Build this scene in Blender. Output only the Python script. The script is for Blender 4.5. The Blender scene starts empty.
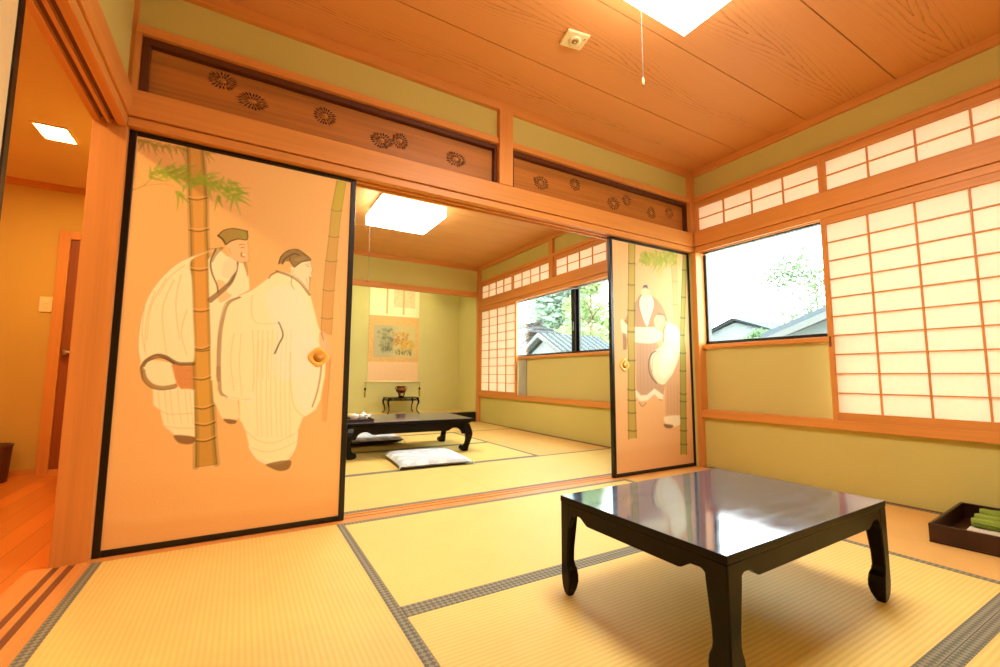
import bpy, bmesh, math, random
import numpy as np
from mathutils import Vector, Matrix
random.seed(7)
S = bpy.context.scene
COL = S.collection
PI = math.pi

# ------------------------------------------------------------------ colour
def lin(h):
    if isinstance(h, str):
        c = [int(h[i:i+2], 16)/255 for i in (0, 2, 4)]
        return tuple(x/12.92 if x <= .04045 else ((x+.055)/1.055)**2.4 for x in c)
    return tuple(h)

# ------------------------------------------------------------------ materials
def new_mat(name):
    m = bpy.data.materials.new(name); m.use_nodes = True
    nt = m.node_tree; nt.nodes.clear()
    out = nt.nodes.new('ShaderNodeOutputMaterial')
    return m, nt, out
def N(nt, t, **kw):
    n = nt.nodes.new(t)
    for k, v in kw.items():
        if k.startswith('i_'):
            n.inputs[k[2:].replace('_', ' ')].default_value = v
        else: setattr(n, k, v)
    return n
def bsdf(nt, out, color=None, rough=.5, **kw):
    b = nt.nodes.new('ShaderNodeBsdfPrincipled')
    if color is not None: b.inputs['Base Color'].default_value = (*color, 1)
    b.inputs['Roughness'].default_value = rough
    for k, v in kw.items(): b.inputs[k].default_value = v
    nt.links.new(b.outputs[0], out.inputs[0]); return b
def ramp(nt, stops):
    r = nt.nodes.new('ShaderNodeValToRGB')
    while len(r.color_ramp.elements) < len(stops): r.color_ramp.elements.new(.5)
    for e, (p, c) in zip(r.color_ramp.elements, stops): e.position = p; e.color = (*c, 1)
    return r
def mul(c, f): return tuple(min(1, x*f) for x in c)

def wood(name, base, axis=0, contrast=.13, fine=60, long=1.3, rough=.45, spec=.35):
    """straight-grained planed timber, grain running along one axis"""
    m, nt, out = new_mat(name); base = lin(base)
    tc = N(nt, 'ShaderNodeTexCoord'); mp = N(nt, 'ShaderNodeMapping')
    sc = [fine]*3; sc[axis] = long; mp.inputs['Scale'].default_value = sc
    nt.links.new(tc.outputs['Object'], mp.inputs[0])
    n1 = N(nt, 'ShaderNodeTexNoise', i_Scale=1.0, i_Detail=5.0, i_Roughness=.6, i_Distortion=.3)
    nt.links.new(mp.outputs[0], n1.inputs['Vector'])
    mp2 = N(nt, 'ShaderNodeMapping'); sc = [7]*3; sc[axis] = .5; mp2.inputs['Scale'].default_value = sc
    nt.links.new(tc.outputs['Object'], mp2.inputs[0])
    n2 = N(nt, 'ShaderNodeTexNoise', i_Scale=1.0, i_Detail=2.0)
    nt.links.new(mp2.outputs[0], n2.inputs['Vector'])
    ad = N(nt, 'ShaderNodeMath', operation='ADD'); nt.links.new(n1.outputs[0], ad.inputs[0]); nt.links.new(n2.outputs[0], ad.inputs[1])
    hf = N(nt, 'ShaderNodeMath', operation='MULTIPLY'); hf.inputs[1].default_value = .5; nt.links.new(ad.outputs[0], hf.inputs[0])
    r = ramp(nt, [(.3, mul(base, 1-contrast*1.3)), (.5, base), (.7, mul(base, 1+contrast))])
    nt.links.new(hf.outputs[0], r.inputs[0])
    b = bsdf(nt, out, None, rough); b.inputs['Specular IOR Level'].default_value = spec
    nt.links.new(r.outputs[0], b.inputs['Base Color'])
    bp = N(nt, 'ShaderNodeBump', i_Strength=.08, i_Distance=.002); nt.links.new(n1.outputs[0], bp.inputs['Height']); nt.links.new(bp.outputs[0], b.inputs['Normal'])
    return m

def ceiling_wood(name, base, dark, pitch, y0):
    """flat-sawn boards: contour lines of a stretched field give flame grain, shifted board by board"""
    m, nt, out = new_mat(name); base = lin(base); dark = lin(dark)
    tc = N(nt, 'ShaderNodeTexCoord'); sp = N(nt, 'ShaderNodeSeparateXYZ'); nt.links.new(tc.outputs['Object'], sp.inputs[0])
    def M(op, a, b=None, c=None):
        n = N(nt, 'ShaderNodeMath', operation=op)
        for i, v in enumerate((a, b, c)):
            if v is None: continue
            if isinstance(v, (int, float)): n.inputs[i].default_value = v
            else: nt.links.new(v, n.inputs[i])
        return n.outputs[0]
    t = M('DIVIDE', M('SUBTRACT', sp.outputs['Y'], y0), pitch)
    k = M('FLOOR', t); f = M('SUBTRACT', M('SUBTRACT', t, k), .5)      # -0.5..0.5 across the board
    xs = M('ADD', sp.outputs['X'], M('MULTIPLY', k, 3.713))
    cb = N(nt, 'ShaderNodeCombineXYZ'); nt.links.new(M('MULTIPLY', xs, .9), cb.inputs[0]); nt.links.new(M('MULTIPLY', f, 1.6), cb.inputs[1]); nt.links.new(k, cb.inputs[2])
    n1 = N(nt, 'ShaderNodeTexNoise', i_Scale=1.0, i_Detail=1.5, i_Roughness=.4); nt.links.new(cb.outputs[0], n1.inputs['Vector'])
    cb2 = N(nt, 'ShaderNodeCombineXYZ'); nt.links.new(M('MULTIPLY', xs, 6), cb2.inputs[0]); nt.links.new(M('MULTIPLY', f, 40), cb2.inputs[1]); nt.links.new(k, cb2.inputs[2])
    n2 = N(nt, 'ShaderNodeTexNoise', i_Scale=1.0, i_Detail=3.0); nt.links.new(cb2.outputs[0], n2.inputs['Vector'])
    fa = M('ABSOLUTE', M('ADD', f, M('MULTIPLY', M('SUBTRACT', n1.outputs[0], .5), .35)))
    field = M('ADD', M('ADD', M('MULTIPLY', fa, 2.6), M('MULTIPLY', xs, .34)), M('MULTIPLY', n2.outputs[0], .10))
    ring = M('FRACT', M('MULTIPLY', field, 8.5))
    near = M('SUBTRACT', 1.0, M('MINIMUM', M('MULTIPLY', fa, 3.6), 1.0))
    line = M('MULTIPLY', M('POWER', ring, 5.0), near)
    cb3 = N(nt, 'ShaderNodeCombineXYZ'); nt.links.new(M('MULTIPLY', xs, 2), cb3.inputs[0]); nt.links.new(M('MULTIPLY', f, 110), cb3.inputs[1]); nt.links.new(k, cb3.inputs[2])
    n3 = N(nt, 'ShaderNodeTexNoise', i_Scale=1.0, i_Detail=3.0); nt.links.new(cb3.outputs[0], n3.inputs['Vector'])
    tot = M('ADD', M('MULTIPLY', line, .62), M('MULTIPLY', n3.outputs[0], .5))
    r = ramp(nt, [(.12, mul(base, 1.1)), (.4, base), (.85, dark)]); nt.links.new(tot, r.inputs[0])
    b = bsdf(nt, out, None, .5); b.inputs['Specular IOR Level'].default_value = .25; nt.links.new(r.outputs[0], b.inputs['Base Color'])
    return m

def plaster(name, base, var=.06, rough=.9):
    m, nt, out = new_mat(name); base = lin(base)
    tc = N(nt, 'ShaderNodeTexCoord')
    n1 = N(nt, 'ShaderNodeTexNoise', i_Scale=260.0, i_Detail=3.0); nt.links.new(tc.outputs['Object'], n1.inputs['Vector'])
    n2 = N(nt, 'ShaderNodeTexNoise', i_Scale=1.6, i_Detail=2.0); nt.links.new(tc.outputs['Object'], n2.inputs['Vector'])
    ad = N(nt, 'ShaderNodeMath', operation='MULTIPLY_ADD'); ad.inputs[1].default_value = .5
    nt.links.new(n1.outputs[0], ad.inputs[0]); 
    h = N(nt, 'ShaderNodeMath', operation='MULTIPLY'); h.inputs[1].default_value = .5; nt.links.new(n2.outputs[0], h.inputs[0]); nt.links.new(h.outputs[0], ad.inputs[2])
    r = ramp(nt, [(.3, mul(base, 1-var)), (.7, mul(base, 1+var))]); nt.links.new(ad.outputs[0], r.inputs[0])
    b = bsdf(nt, out, None, rough); b.inputs['Specular IOR Level'].default_value = .15; nt.links.new(r.outputs[0], b.inputs['Base Color'])
    bp = N(nt, 'ShaderNodeBump', i_Strength=.12, i_Distance=.002); nt.links.new(n1.outputs[0], bp.inputs['Height']); nt.links.new(bp.outputs[0], b.inputs['Normal'])
    return m

def tatami(name, base, axis, rib=.2):
    """rush matting: ribs 15 mm apart running along one axis, fine weave across"""
    m, nt, out = new_mat(name); base = lin(base); other = 1-axis
    tc = N(nt, 'ShaderNodeTexCoord'); sp = N(nt, 'ShaderNodeSeparateXYZ'); nt.links.new(tc.outputs['Object'], sp.inputs[0])
    a = N(nt, 'ShaderNodeMath', operation='MULTIPLY'); a.inputs[1].default_value = 2*PI/.0155; nt.links.new(sp.outputs[other], a.inputs[0])
    s = N(nt, 'ShaderNodeMath', operation='SINE'); nt.links.new(a.outputs[0], s.inputs[0])
    s2 = N(nt, 'ShaderNodeMath', operation='MULTIPLY_ADD'); s2.inputs[1].default_value = .5; s2.inputs[2].default_value = .5; nt.links.new(s.outputs[0], s2.inputs[0])
    mp = N(nt, 'ShaderNodeMapping'); sc = [500]*3; sc[axis] = 12; mp.inputs['Scale'].default_value = sc
    sc2 = [25.]*3; sc2[axis] = 900.; mp.inputs['Scale'].default_value = sc2
    nt.links.new(tc.outputs['Object'], mp.inputs[0])
    n1 = N(nt, 'ShaderNodeTexNoise', i_Scale=1.0, i_Detail=2.0); nt.links.new(mp.outputs[0], n1.inputs['Vector'])
    n2 = N(nt, 'ShaderNodeTexNoise', i_Scale=5.0, i_Detail=3.0); nt.links.new(tc.outputs['Object'], n2.inputs['Vector'])
    x = N(nt, 'ShaderNodeMath', operation='MULTIPLY_ADD'); x.inputs[1].default_value = rib; nt.links.new(s2.outputs[0], x.inputs[0])
    y = N(nt, 'ShaderNodeMath', operation='MULTIPLY_ADD'); y.inputs[1].default_value = .4; nt.links.new(n1.outputs[0], y.inputs[0])
    z = N(nt, 'ShaderNodeMath', operation='MULTIPLY'); z.inputs[1].default_value = .3; nt.links.new(n2.outputs[0], z.inputs[0])
    nt.links.new(z.outputs[0], y.inputs[2]); nt.links.new(y.outputs[0], x.inputs[2])
    r = ramp(nt, [(.2, mul(base, .80)), (.55, base), (.85, mul(base, 1.08))]); nt.links.new(x.outputs[0], r.inputs[0])
    b = bsdf(nt, out, None, .55); b.inputs['Specular IOR Level'].default_value = .3; nt.links.new(r.outputs[0], b.inputs['Base Color'])
    bp = N(nt, 'ShaderNodeBump', i_Strength=.18, i_Distance=.0025); nt.links.new(s2.outputs[0], bp.inputs['Height']); nt.links.new(bp.outputs[0], b.inputs['Normal'])
    return m

def cloth_border(name, c1, c2):
    m, nt, out = new_mat(name)
    tc = N(nt, 'ShaderNodeTexCoord'); mp = N(nt, 'ShaderNodeMapping'); mp.inputs['Rotation'].default_value = (0, 0, PI/4); mp.inputs['Scale'].default_value = (75, 75, 75)
    nt.links.new(tc.outputs['Object'], mp.inputs[0])
    ck = N(nt, 'ShaderNodeTexChecker', i_Scale=1.0); ck.inputs[1].default_value = (*lin(c1), 1); ck.inputs[2].default_value = (*lin(c2), 1)
    nt.links.new(mp.outputs[0], ck.inputs[0])
    b = bsdf(nt, out, None, .75); nt.links.new(ck.outputs[0], b.inputs['Base Color'])
    return m

def plain(name, c, rough=.5, metal=0., spec=.5, noise=0., nscale=40., coat=0., **kw):
    m, nt, out = new_mat(name); c = lin(c)
    b = bsdf(nt, out, c, rough); b.inputs['Metallic'].default_value = metal; b.inputs['Specular IOR Level'].default_value = spec
    b.inputs['Coat Weight'].default_value = coat; b.inputs['Coat Roughness'].default_value = .05
    if noise:
        tc = N(nt, 'ShaderNodeTexCoord'); n1 = N(nt, 'ShaderNodeTexNoise', i_Scale=nscale, i_Detail=4.0); nt.links.new(tc.outputs['Object'], n1.inputs['Vector'])
        r = ramp(nt, [(.3, mul(c, 1-noise)), (.7, mul(c, 1+noise))]); nt.links.new(n1.outputs[0], r.inputs[0]); nt.links.new(r.outputs[0], b.inputs['Base Color'])
    return m

def paper_glow(name, c, trans):
    """shoji paper: scatters room light back and lets daylight through"""
    m, nt, out = new_mat(name); c = lin(c)
    tc = N(nt, 'ShaderNodeTexCoord'); n1 = N(nt, 'ShaderNodeTexNoise', i_Scale=35.0, i_Detail=4.0); nt.links.new(tc.outputs['Object'], n1.inputs['Vector'])
    r = ramp(nt, [(.3, mul(c, .96)), (.7, c)]); nt.links.new(n1.outputs[0], r.inputs[0])
    d = N(nt, 'ShaderNodeBsdfDiffuse'); t = N(nt, 'ShaderNodeBsdfTranslucent'); mx = N(nt, 'ShaderNodeMixShader'); mx.inputs[0].default_value = trans
    nt.links.new(r.outputs[0], d.inputs[0]); t.inputs[0].default_value = (*lin('FFF2E2'), 1)
    nt.links.new(d.outputs[0], mx.inputs[1]); nt.links.new(t.outputs[0], mx.inputs[2]); nt.links.new(mx.outputs[0], out.inputs[0])
    return m

def glass_mat(name, tint='F4FAF8'):
    m, nt, out = new_mat(name)
    t = N(nt, 'ShaderNodeBsdfTransparent'); t.inputs[0].default_value = (*lin(tint), 1)
    g = N(nt, 'ShaderNodeBsdfGlossy'); g.inputs['Roughness'].default_value = .01
    fr = N(nt, 'ShaderNodeFresnel', i_IOR=1.45); sc = N(nt, 'ShaderNodeMath', operation='MULTIPLY'); sc.inputs[1].default_value = .22
    nt.links.new(fr.outputs[0], sc.inputs[0]); mx = N(nt, 'ShaderNodeMixShader')
    nt.links.new(sc.outputs[0], mx.inputs[0]); nt.links.new(t.outputs[0], mx.inputs[1]); nt.links.new(g.outputs[0], mx.inputs[2]); nt.links.new(mx.outputs[0], out.inputs[0])
    return m

def emit(name, c, s):
    m, nt, out = new_mat(name); e = N(nt, 'ShaderNodeEmission'); e.inputs[0].default_value = (*lin(c), 1); e.inputs[1].default_value = s
    nt.links.new(e.outputs[0], out.inputs[0]); return m

def painted(name, rough=.7):
    m, nt, out = new_mat(name); a = N(nt, 'ShaderNodeVertexColor', layer_name='paint')
    tc = N(nt, 'ShaderNodeTexCoord'); n1 = N(nt, 'ShaderNodeTexNoise', i_Scale=120.0, i_Detail=4.0); nt.links.new(tc.outputs['Object'], n1.inputs['Vector'])
    r = ramp(nt, [(.3, (.95, .95, .95)), (.7, (1, 1, 1))]); nt.links.new(n1.outputs[0], r.inputs[0])
    mx = N(nt, 'ShaderNodeMix', data_type='RGBA', blend_type='MULTIPLY'); mx.inputs[0].default_value = 1
    nt.links.new(a.outputs[0], mx.inputs[6]); nt.links.new(r.outputs[0], mx.inputs[7])
    b = bsdf(nt, out, None, rough); b.inputs['Specular IOR Level'].default_value = .25; nt.links.new(mx.outputs[2], b.inputs['Base Color']); return m

def zabuton_mat(name):
    m, nt, out = new_mat(name)
    tc = N(nt, 'ShaderNodeTexCoord'); v = N(nt, 'ShaderNodeTexVoronoi', i_Scale=9.0); nt.links.new(tc.outputs['Object'], v.inputs['Vector'])
    n1 = N(nt, 'ShaderNodeTexNoise', i_Scale=14.0, i_Detail=4.0, i_Distortion=1.2); nt.links.new(tc.outputs['Object'], n1.inputs['Vector'])
    ad = N(nt, 'ShaderNodeMath', operation='ADD'); nt.links.new(v.outputs['Distance'], ad.inputs[0]); nt.links.new(n1.outputs[0], ad.inputs[1])
    r = ramp(nt, [(.6, lin('F4F6F4')), (.9, lin('DCE3E6')), (1.2, lin('C2CED6'))]); nt.links.new(ad.outputs[0], r.inputs[0])
    b = bsdf(nt, out, None, .8); nt.links.new(r.outputs[0], b.inputs['Base Color']); return m

def roof_tile(name, c, ax):
    m, nt, out = new_mat(name); c = lin(c)
    tc = N(nt, 'ShaderNodeTexCoord'); w = N(nt, 'ShaderNodeTexWave', i_Scale=1.1, i_Distortion=.0); w.bands_direction = ax
    nt.links.new(tc.outputs['Object'], w.inputs['Vector'])
    r = ramp(nt, [(.2, mul(c, .3)), (.7, mul(c, 1.35))]); nt.links.new(w.outputs[0], r.inputs[0])
    b = bsdf(nt, out, None, .9); b.inputs['Specular IOR Level'].default_value = .05; nt.links.new(r.outputs[0], b.inputs['Base Color']); return m

def floorboards(name, base):
    m, nt, out = new_mat(name); base = lin(base)
    tc = N(nt, 'ShaderNodeTexCoord'); mp = N(nt, 'ShaderNodeMapping'); mp.inputs['Rotation'].default_value = (0, 0, PI/2)
    nt.links.new(tc.outputs['Object'], mp.inputs[0])
    br = N(nt, 'ShaderNodeTexBrick', i_Scale=1.0, i_Mortar_Size=.0015, i_Brick_Width=1.2, i_Row_Height=.1)
    br.inputs['Color1'].default_value = (*mul(base, 1.1), 1); br.inputs['Color2'].default_value = (*mul(base, .85), 1); br.inputs['Mortar'].default_value = (*mul(base, .5), 1)
    nt.links.new(mp.outputs[0], br.inputs[0])
    b = bsdf(nt, out, None, .28); nt.links.new(br.outputs[0], b.inputs['Base Color']); return m

HINOKI = 'D48E46'
M = dict(
 wx=wood('hinoki_x', HINOKI, 0), wy=wood('hinoki_y', HINOKI, 1), wz=wood('hinoki_z', HINOKI, 2),
 groove=plain('groove_brown', '7A4420', .7),
 dark_frame=wood('stained_frame_x', '5A2C14', 0, .2), board=wood('transom_board', 'B47230', 0, .32, 45, .9),
 slot_shade=plain('painted_slot_shade', '1C0D06', .8), petal=wood('carved_petal', 'C0823E', 0, .2),
 ceil=ceiling_wood('ceiling_boards', 'D6965A', 'A6622C', .4925, -.5275), ceil2=ceiling_wood('ceiling_boards_inner', 'D29658', 'BC8046', .46, 2.5),
 wall=plaster('olive_sand_plaster', 'CABF72'), toko_wall=plaster('green_sand_plaster', 'D4CE88'), hall_wall=plaster('hall_plaster', 'D0AC5C'), hall_ceil=plaster('hall_ceiling', 'E4C494'),
 tx=tatami('rush_mat_x', 'E3C772', 0, .36), ty=tatami('rush_mat_y', 'E6C672', 1, .15), ty3=tatami('rush_mat_inner', 'E2B968', 1, .12), ty2=tatami('rush_mat_shaded', 'E0B062', 1, .12),
 heri=cloth_border('mat_border_cloth', '636150', '8B8873'), thread=plain('border_thread', '4A4638', .9),
 lacquer=plain('black_lacquer', '100805', .26, spec=.16), lacquer_frame=plain('black_lacquer_frame', '0B0908', .3),
 lacquer_red=plain('dark_red_lacquer', '2E100A', .28, noise=.3, nscale=8),
 gold=plain('gilt_metal', 'F2BC54', .5, metal=.15, noise=.12, nscale=90), gold_dark=plain('gilt_hollow', 'E0A040', .5, metal=.15),
 shoji=paper_glow('shoji_paper', 'FFF6EB', .18),
 panel=plaster('waist_panel', 'CABE78', .03, .5), reflection_grey=plain('screen_reflection_grey', 'A3A08C', .5, noise=.08, nscale=6),
 glass=glass_mat('window_glass'), alu=plain('dark_aluminium', '17130F', .35), alu_grey=plain('grey_aluminium', '6C6A66', .35, metal=.6),
 lamp=emit('lamp_diffuser', (1, .94, .82), 8.6), lamp_side=emit('lamp_side', (1, .94, .82), 3.4), lamp_line=plain('lamp_edge', '8A8578', .5), lamp_wood=wood('lamp_wood', 'C88A48', 0),
 ivory=plain('ivory_plastic', 'EFDCA8', .4), ivory_dark=plain('ivory_shade', '9A6A34', .5), white=plain('glazed_china', 'F6F3EC', .12, noise=.02, nscale=20, coat=.5),
 cord=plain('cord_grey', '5E564C', .8), knob=plain('cord_knob', 'A8763A', .5), painted=painted('ink_painting'), gilt_silk=plain('scroll_silk', 'E4B870', .75, noise=.14, nscale=60),
 pale_silk=plain('scroll_pale_silk', 'F4E6B4', .8, noise=.04, nscale=30), peach_silk=plain('scroll_peach_silk', 'F0CA96', .8, noise=.03, nscale=40), rod=plain('scroll_rod', 'EBDCA4', .4),
 ribbon=plain('scroll_ribbon', 'C8AE78', .8), tassel=plain('tassel_dark', '3E3420', .7), tassel_gold=plain('tassel_gold', 'B9973E', .7),
 bronze=plain('bronze_censer', '7E4A22', .3, metal=.75, noise=.25, nscale=30),
 cushion=zabuton_mat('cushion_print'), cushion_side=plain('cushion_deep_shade', '3E3E38', .85), cushion_edge=plain('cushion_soft_shade', 'A9B2B4', .85),  # underside colours carry the shade below each cushion
 towel=plain('green_towel', '829634', .95, noise=.18, nscale=160), mat_white=plain('white_weave', 'D9D2C0', .9, noise=.25, nscale=240),
 bin=plain('bin_brown', '5E3A24', .55, noise=.15, nscale=40), hall_floor=floorboards('hall_boards', 'DC7E30'), door=wood('door_slab', '8E4A22', 2, .2), steel=plain('handle_steel', 'B8B0A0', .3, metal=.9),
 downlight=emit('downlight_panel', (1, .62, .24), 80.), tube=emit('alcove_tube', 'FFFAE0', 9.),
 bark=plain('bark', '6A5A48', .9, noise=.3, nscale=12), roof=roof_tile('grey_roof_tile', '454C51', 'X'), roof_y=roof_tile('grey_roof_tile_y', '30353A', 'Y'),
 houseplaster=plain('house_plaster', '6E7476', .9, spec=.1, noise=.05, nscale=3), housewood=plain('house_timber', '4A4B4A', .8), ground=plain('gravel_ground', 'A5A292', .95, noise=.2, nscale=4),
 back_wall=plaster('rear_plaster', 'D9C68C'),
)
def leafmat(name, c):
    m, nt, out = new_mat(name); c = lin(c)
    oi = N(nt, 'ShaderNodeTexCoord'); n1 = N(nt, 'ShaderNodeTexNoise', i_Scale=1.3, i_Detail=3.0); nt.links.new(oi.outputs['Object'], n1.inputs['Vector'])
    r = ramp(nt, [(.3, mul(c, .7)), (.7, mul(c, 1.3))]); nt.links.new(n1.outputs[0], r.inputs[0])
    d = N(nt, 'ShaderNodeBsdfDiffuse'); t = N(nt, 'ShaderNodeBsdfTranslucent'); mx = N(nt, 'ShaderNodeMixShader'); mx.inputs[0].default_value = .4
    nt.links.new(r.outputs[0], d.inputs[0]); nt.links.new(r.outputs[0], t.inputs[0]); nt.links.new(d.outputs[0], mx.inputs[1]); nt.links.new(t.outputs[0], mx.inputs[2]); nt.links.new(mx.outputs[0], out.inputs[0]); return m
M['leaf_a'] = leafmat('leaf_fresh', '8FA57E'); M['leaf_b'] = leafmat('leaf_blue_green', '8BA394'); M['leaf_c'] = leafmat('leaf_yellow_green', '95A877'); M['leaf_d'] = leafmat('leaf_dark', '5A6E50')

# ------------------------------------------------------------------ mesh builder
class MB:
    def __init__(s): s.v = []; s.f = []; s.mi = []; s.k = 0
    def mat(s, k): s.k = k; return s
    def add(s, vs, fs):
        o = len(s.v); s.v += [tuple(v) for v in vs]; s.f += [tuple(i+o for i in f) for f in fs]; s.mi += [s.k]*len(fs); return s
    def box(s, x0, x1, y0, y1, z0, z1):
        vs = [(x, y, z) for z in (z0, z1) for y in (y0, y1) for x in (x0, x1)]
        return s.add(vs, [(0, 2, 3, 1), (4, 5, 7, 6), (0, 1, 5, 4), (2, 6, 7, 3), (0, 4, 6, 2), (1, 3, 7, 5)])
    def prism(s, poly, axis, a, b):
        """polygon in the two other axes (cyclic order), extruded along axis from a to b"""
        n = len(poly)
        def P(p, t):
            if axis == 'x': return (t, p[0], p[1])
            if axis == 'y': return (p[0], t, p[1])
            return (p[0], p[1], t)
        vs = [P(p, a) for p in poly]+[P(p, b) for p in poly]
        fs = [tuple(range(n)), tuple(range(2*n-1, n-1, -1))]+[(i, i+n, (i+1) % n+n, (i+1) % n) for i in range(n)]
        return s.add(vs, fs)
    def loft(s, rings, cap=True):
        n = len(rings[0]); vs = [p for r in rings for p in r]; fs = []
        for k in range(len(rings)-1):
            for i in range(n): fs.append((k*n+i, k*n+(i+1) % n, (k+1)*n+(i+1) % n, (k+1)*n+i))
        if cap: fs.append(tuple(range(n-1, -1, -1))); fs.append(tuple(range((len(rings)-1)*n, len(rings)*n)))
        return s.add(vs, fs)
    def lathe(s, prof, cx=0, cy=0, n=24, cap=True):
        return s.loft([[(cx+r*math.cos(2*PI*i/n), cy+r*math.sin(2*PI*i/n), z) for i in range(n)] for r, z in prof], cap)
    def tube(s, pts, r, n=8):
        pts = [Vector(p) for p in pts]; rs = r if isinstance(r, (list, tuple)) else [r]*len(pts); rings = []
        for i, p in enumerate(pts):
            d = (pts[min(i+1, len(pts)-1)]-pts[max(i-1, 0)]).normalized()
            a = d.cross(Vector((0, 0, 1)) if abs(d.z) < .9 else Vector((1, 0, 0))).normalized(); b = d.cross(a)
            rings.append([tuple(p+(a*math.cos(2*PI*k/n)+b*math.sin(2*PI*k/n))*rs[i]) for k in range(n)])
        return s.loft(rings)
    def build(s, name, mats, parent=None, bevel=0, smooth=False, loc=(0, 0, 0)):
        me = bpy.data.meshes.new(name); me.from_pydata(s.v, [], s.f)
        bm = bmesh.new(); bm.from_mesh(me); bmesh.ops.recalc_face_normals(bm, faces=bm.faces[:]); bm.to_mesh(me); bm.free()
        for m in (mats if isinstance(mats, (list, tuple)) else [mats]): me.materials.append(m)
        me.polygons.foreach_set('material_index', s.mi)
        if smooth: me.polygons.foreach_set('use_smooth', [True]*len(me.polygons))
        o = bpy.data.objects.new(name, me); COL.objects.link(o); o.location = loc
        if parent: o.parent = parent
        if bevel:
            b = o.modifiers.new('edge', 'BEVEL'); b.width = bevel; b.segments = 2; b.limit_method = 'ANGLE'
        return o

def tag(o, label=None, cat=None, group=None, kind=None):
    if label: o['label'] = label
    if cat: o['category'] = cat
    if group: o['group'] = group
    if kind: o['kind'] = kind
    return o
def thing(name, label, cat, loc=(0, 0, 0), rz=0, group=None):
    o = bpy.data.objects.new(name, None); COL.objects.link(o); o.location = loc; o.rotation_euler = (0, 0, rz); o.empty_display_size = .1
    return tag(o, label, cat, group)
def struct(name, mb, m, label=None, cat=None, parent=None, bevel=0):
    o = mb.build(name, m, parent, bevel)
    if parent is None: tag(o, label or name.replace('_', ' '), cat or 'structure', None, 'structure')
    return o
def copy_tree(o, parent=None):
    c = o.copy(); COL.objects.link(c)
    if parent: c.parent = parent
    for ch in list(o.children): copy_tree(ch, c)
    return c

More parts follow.
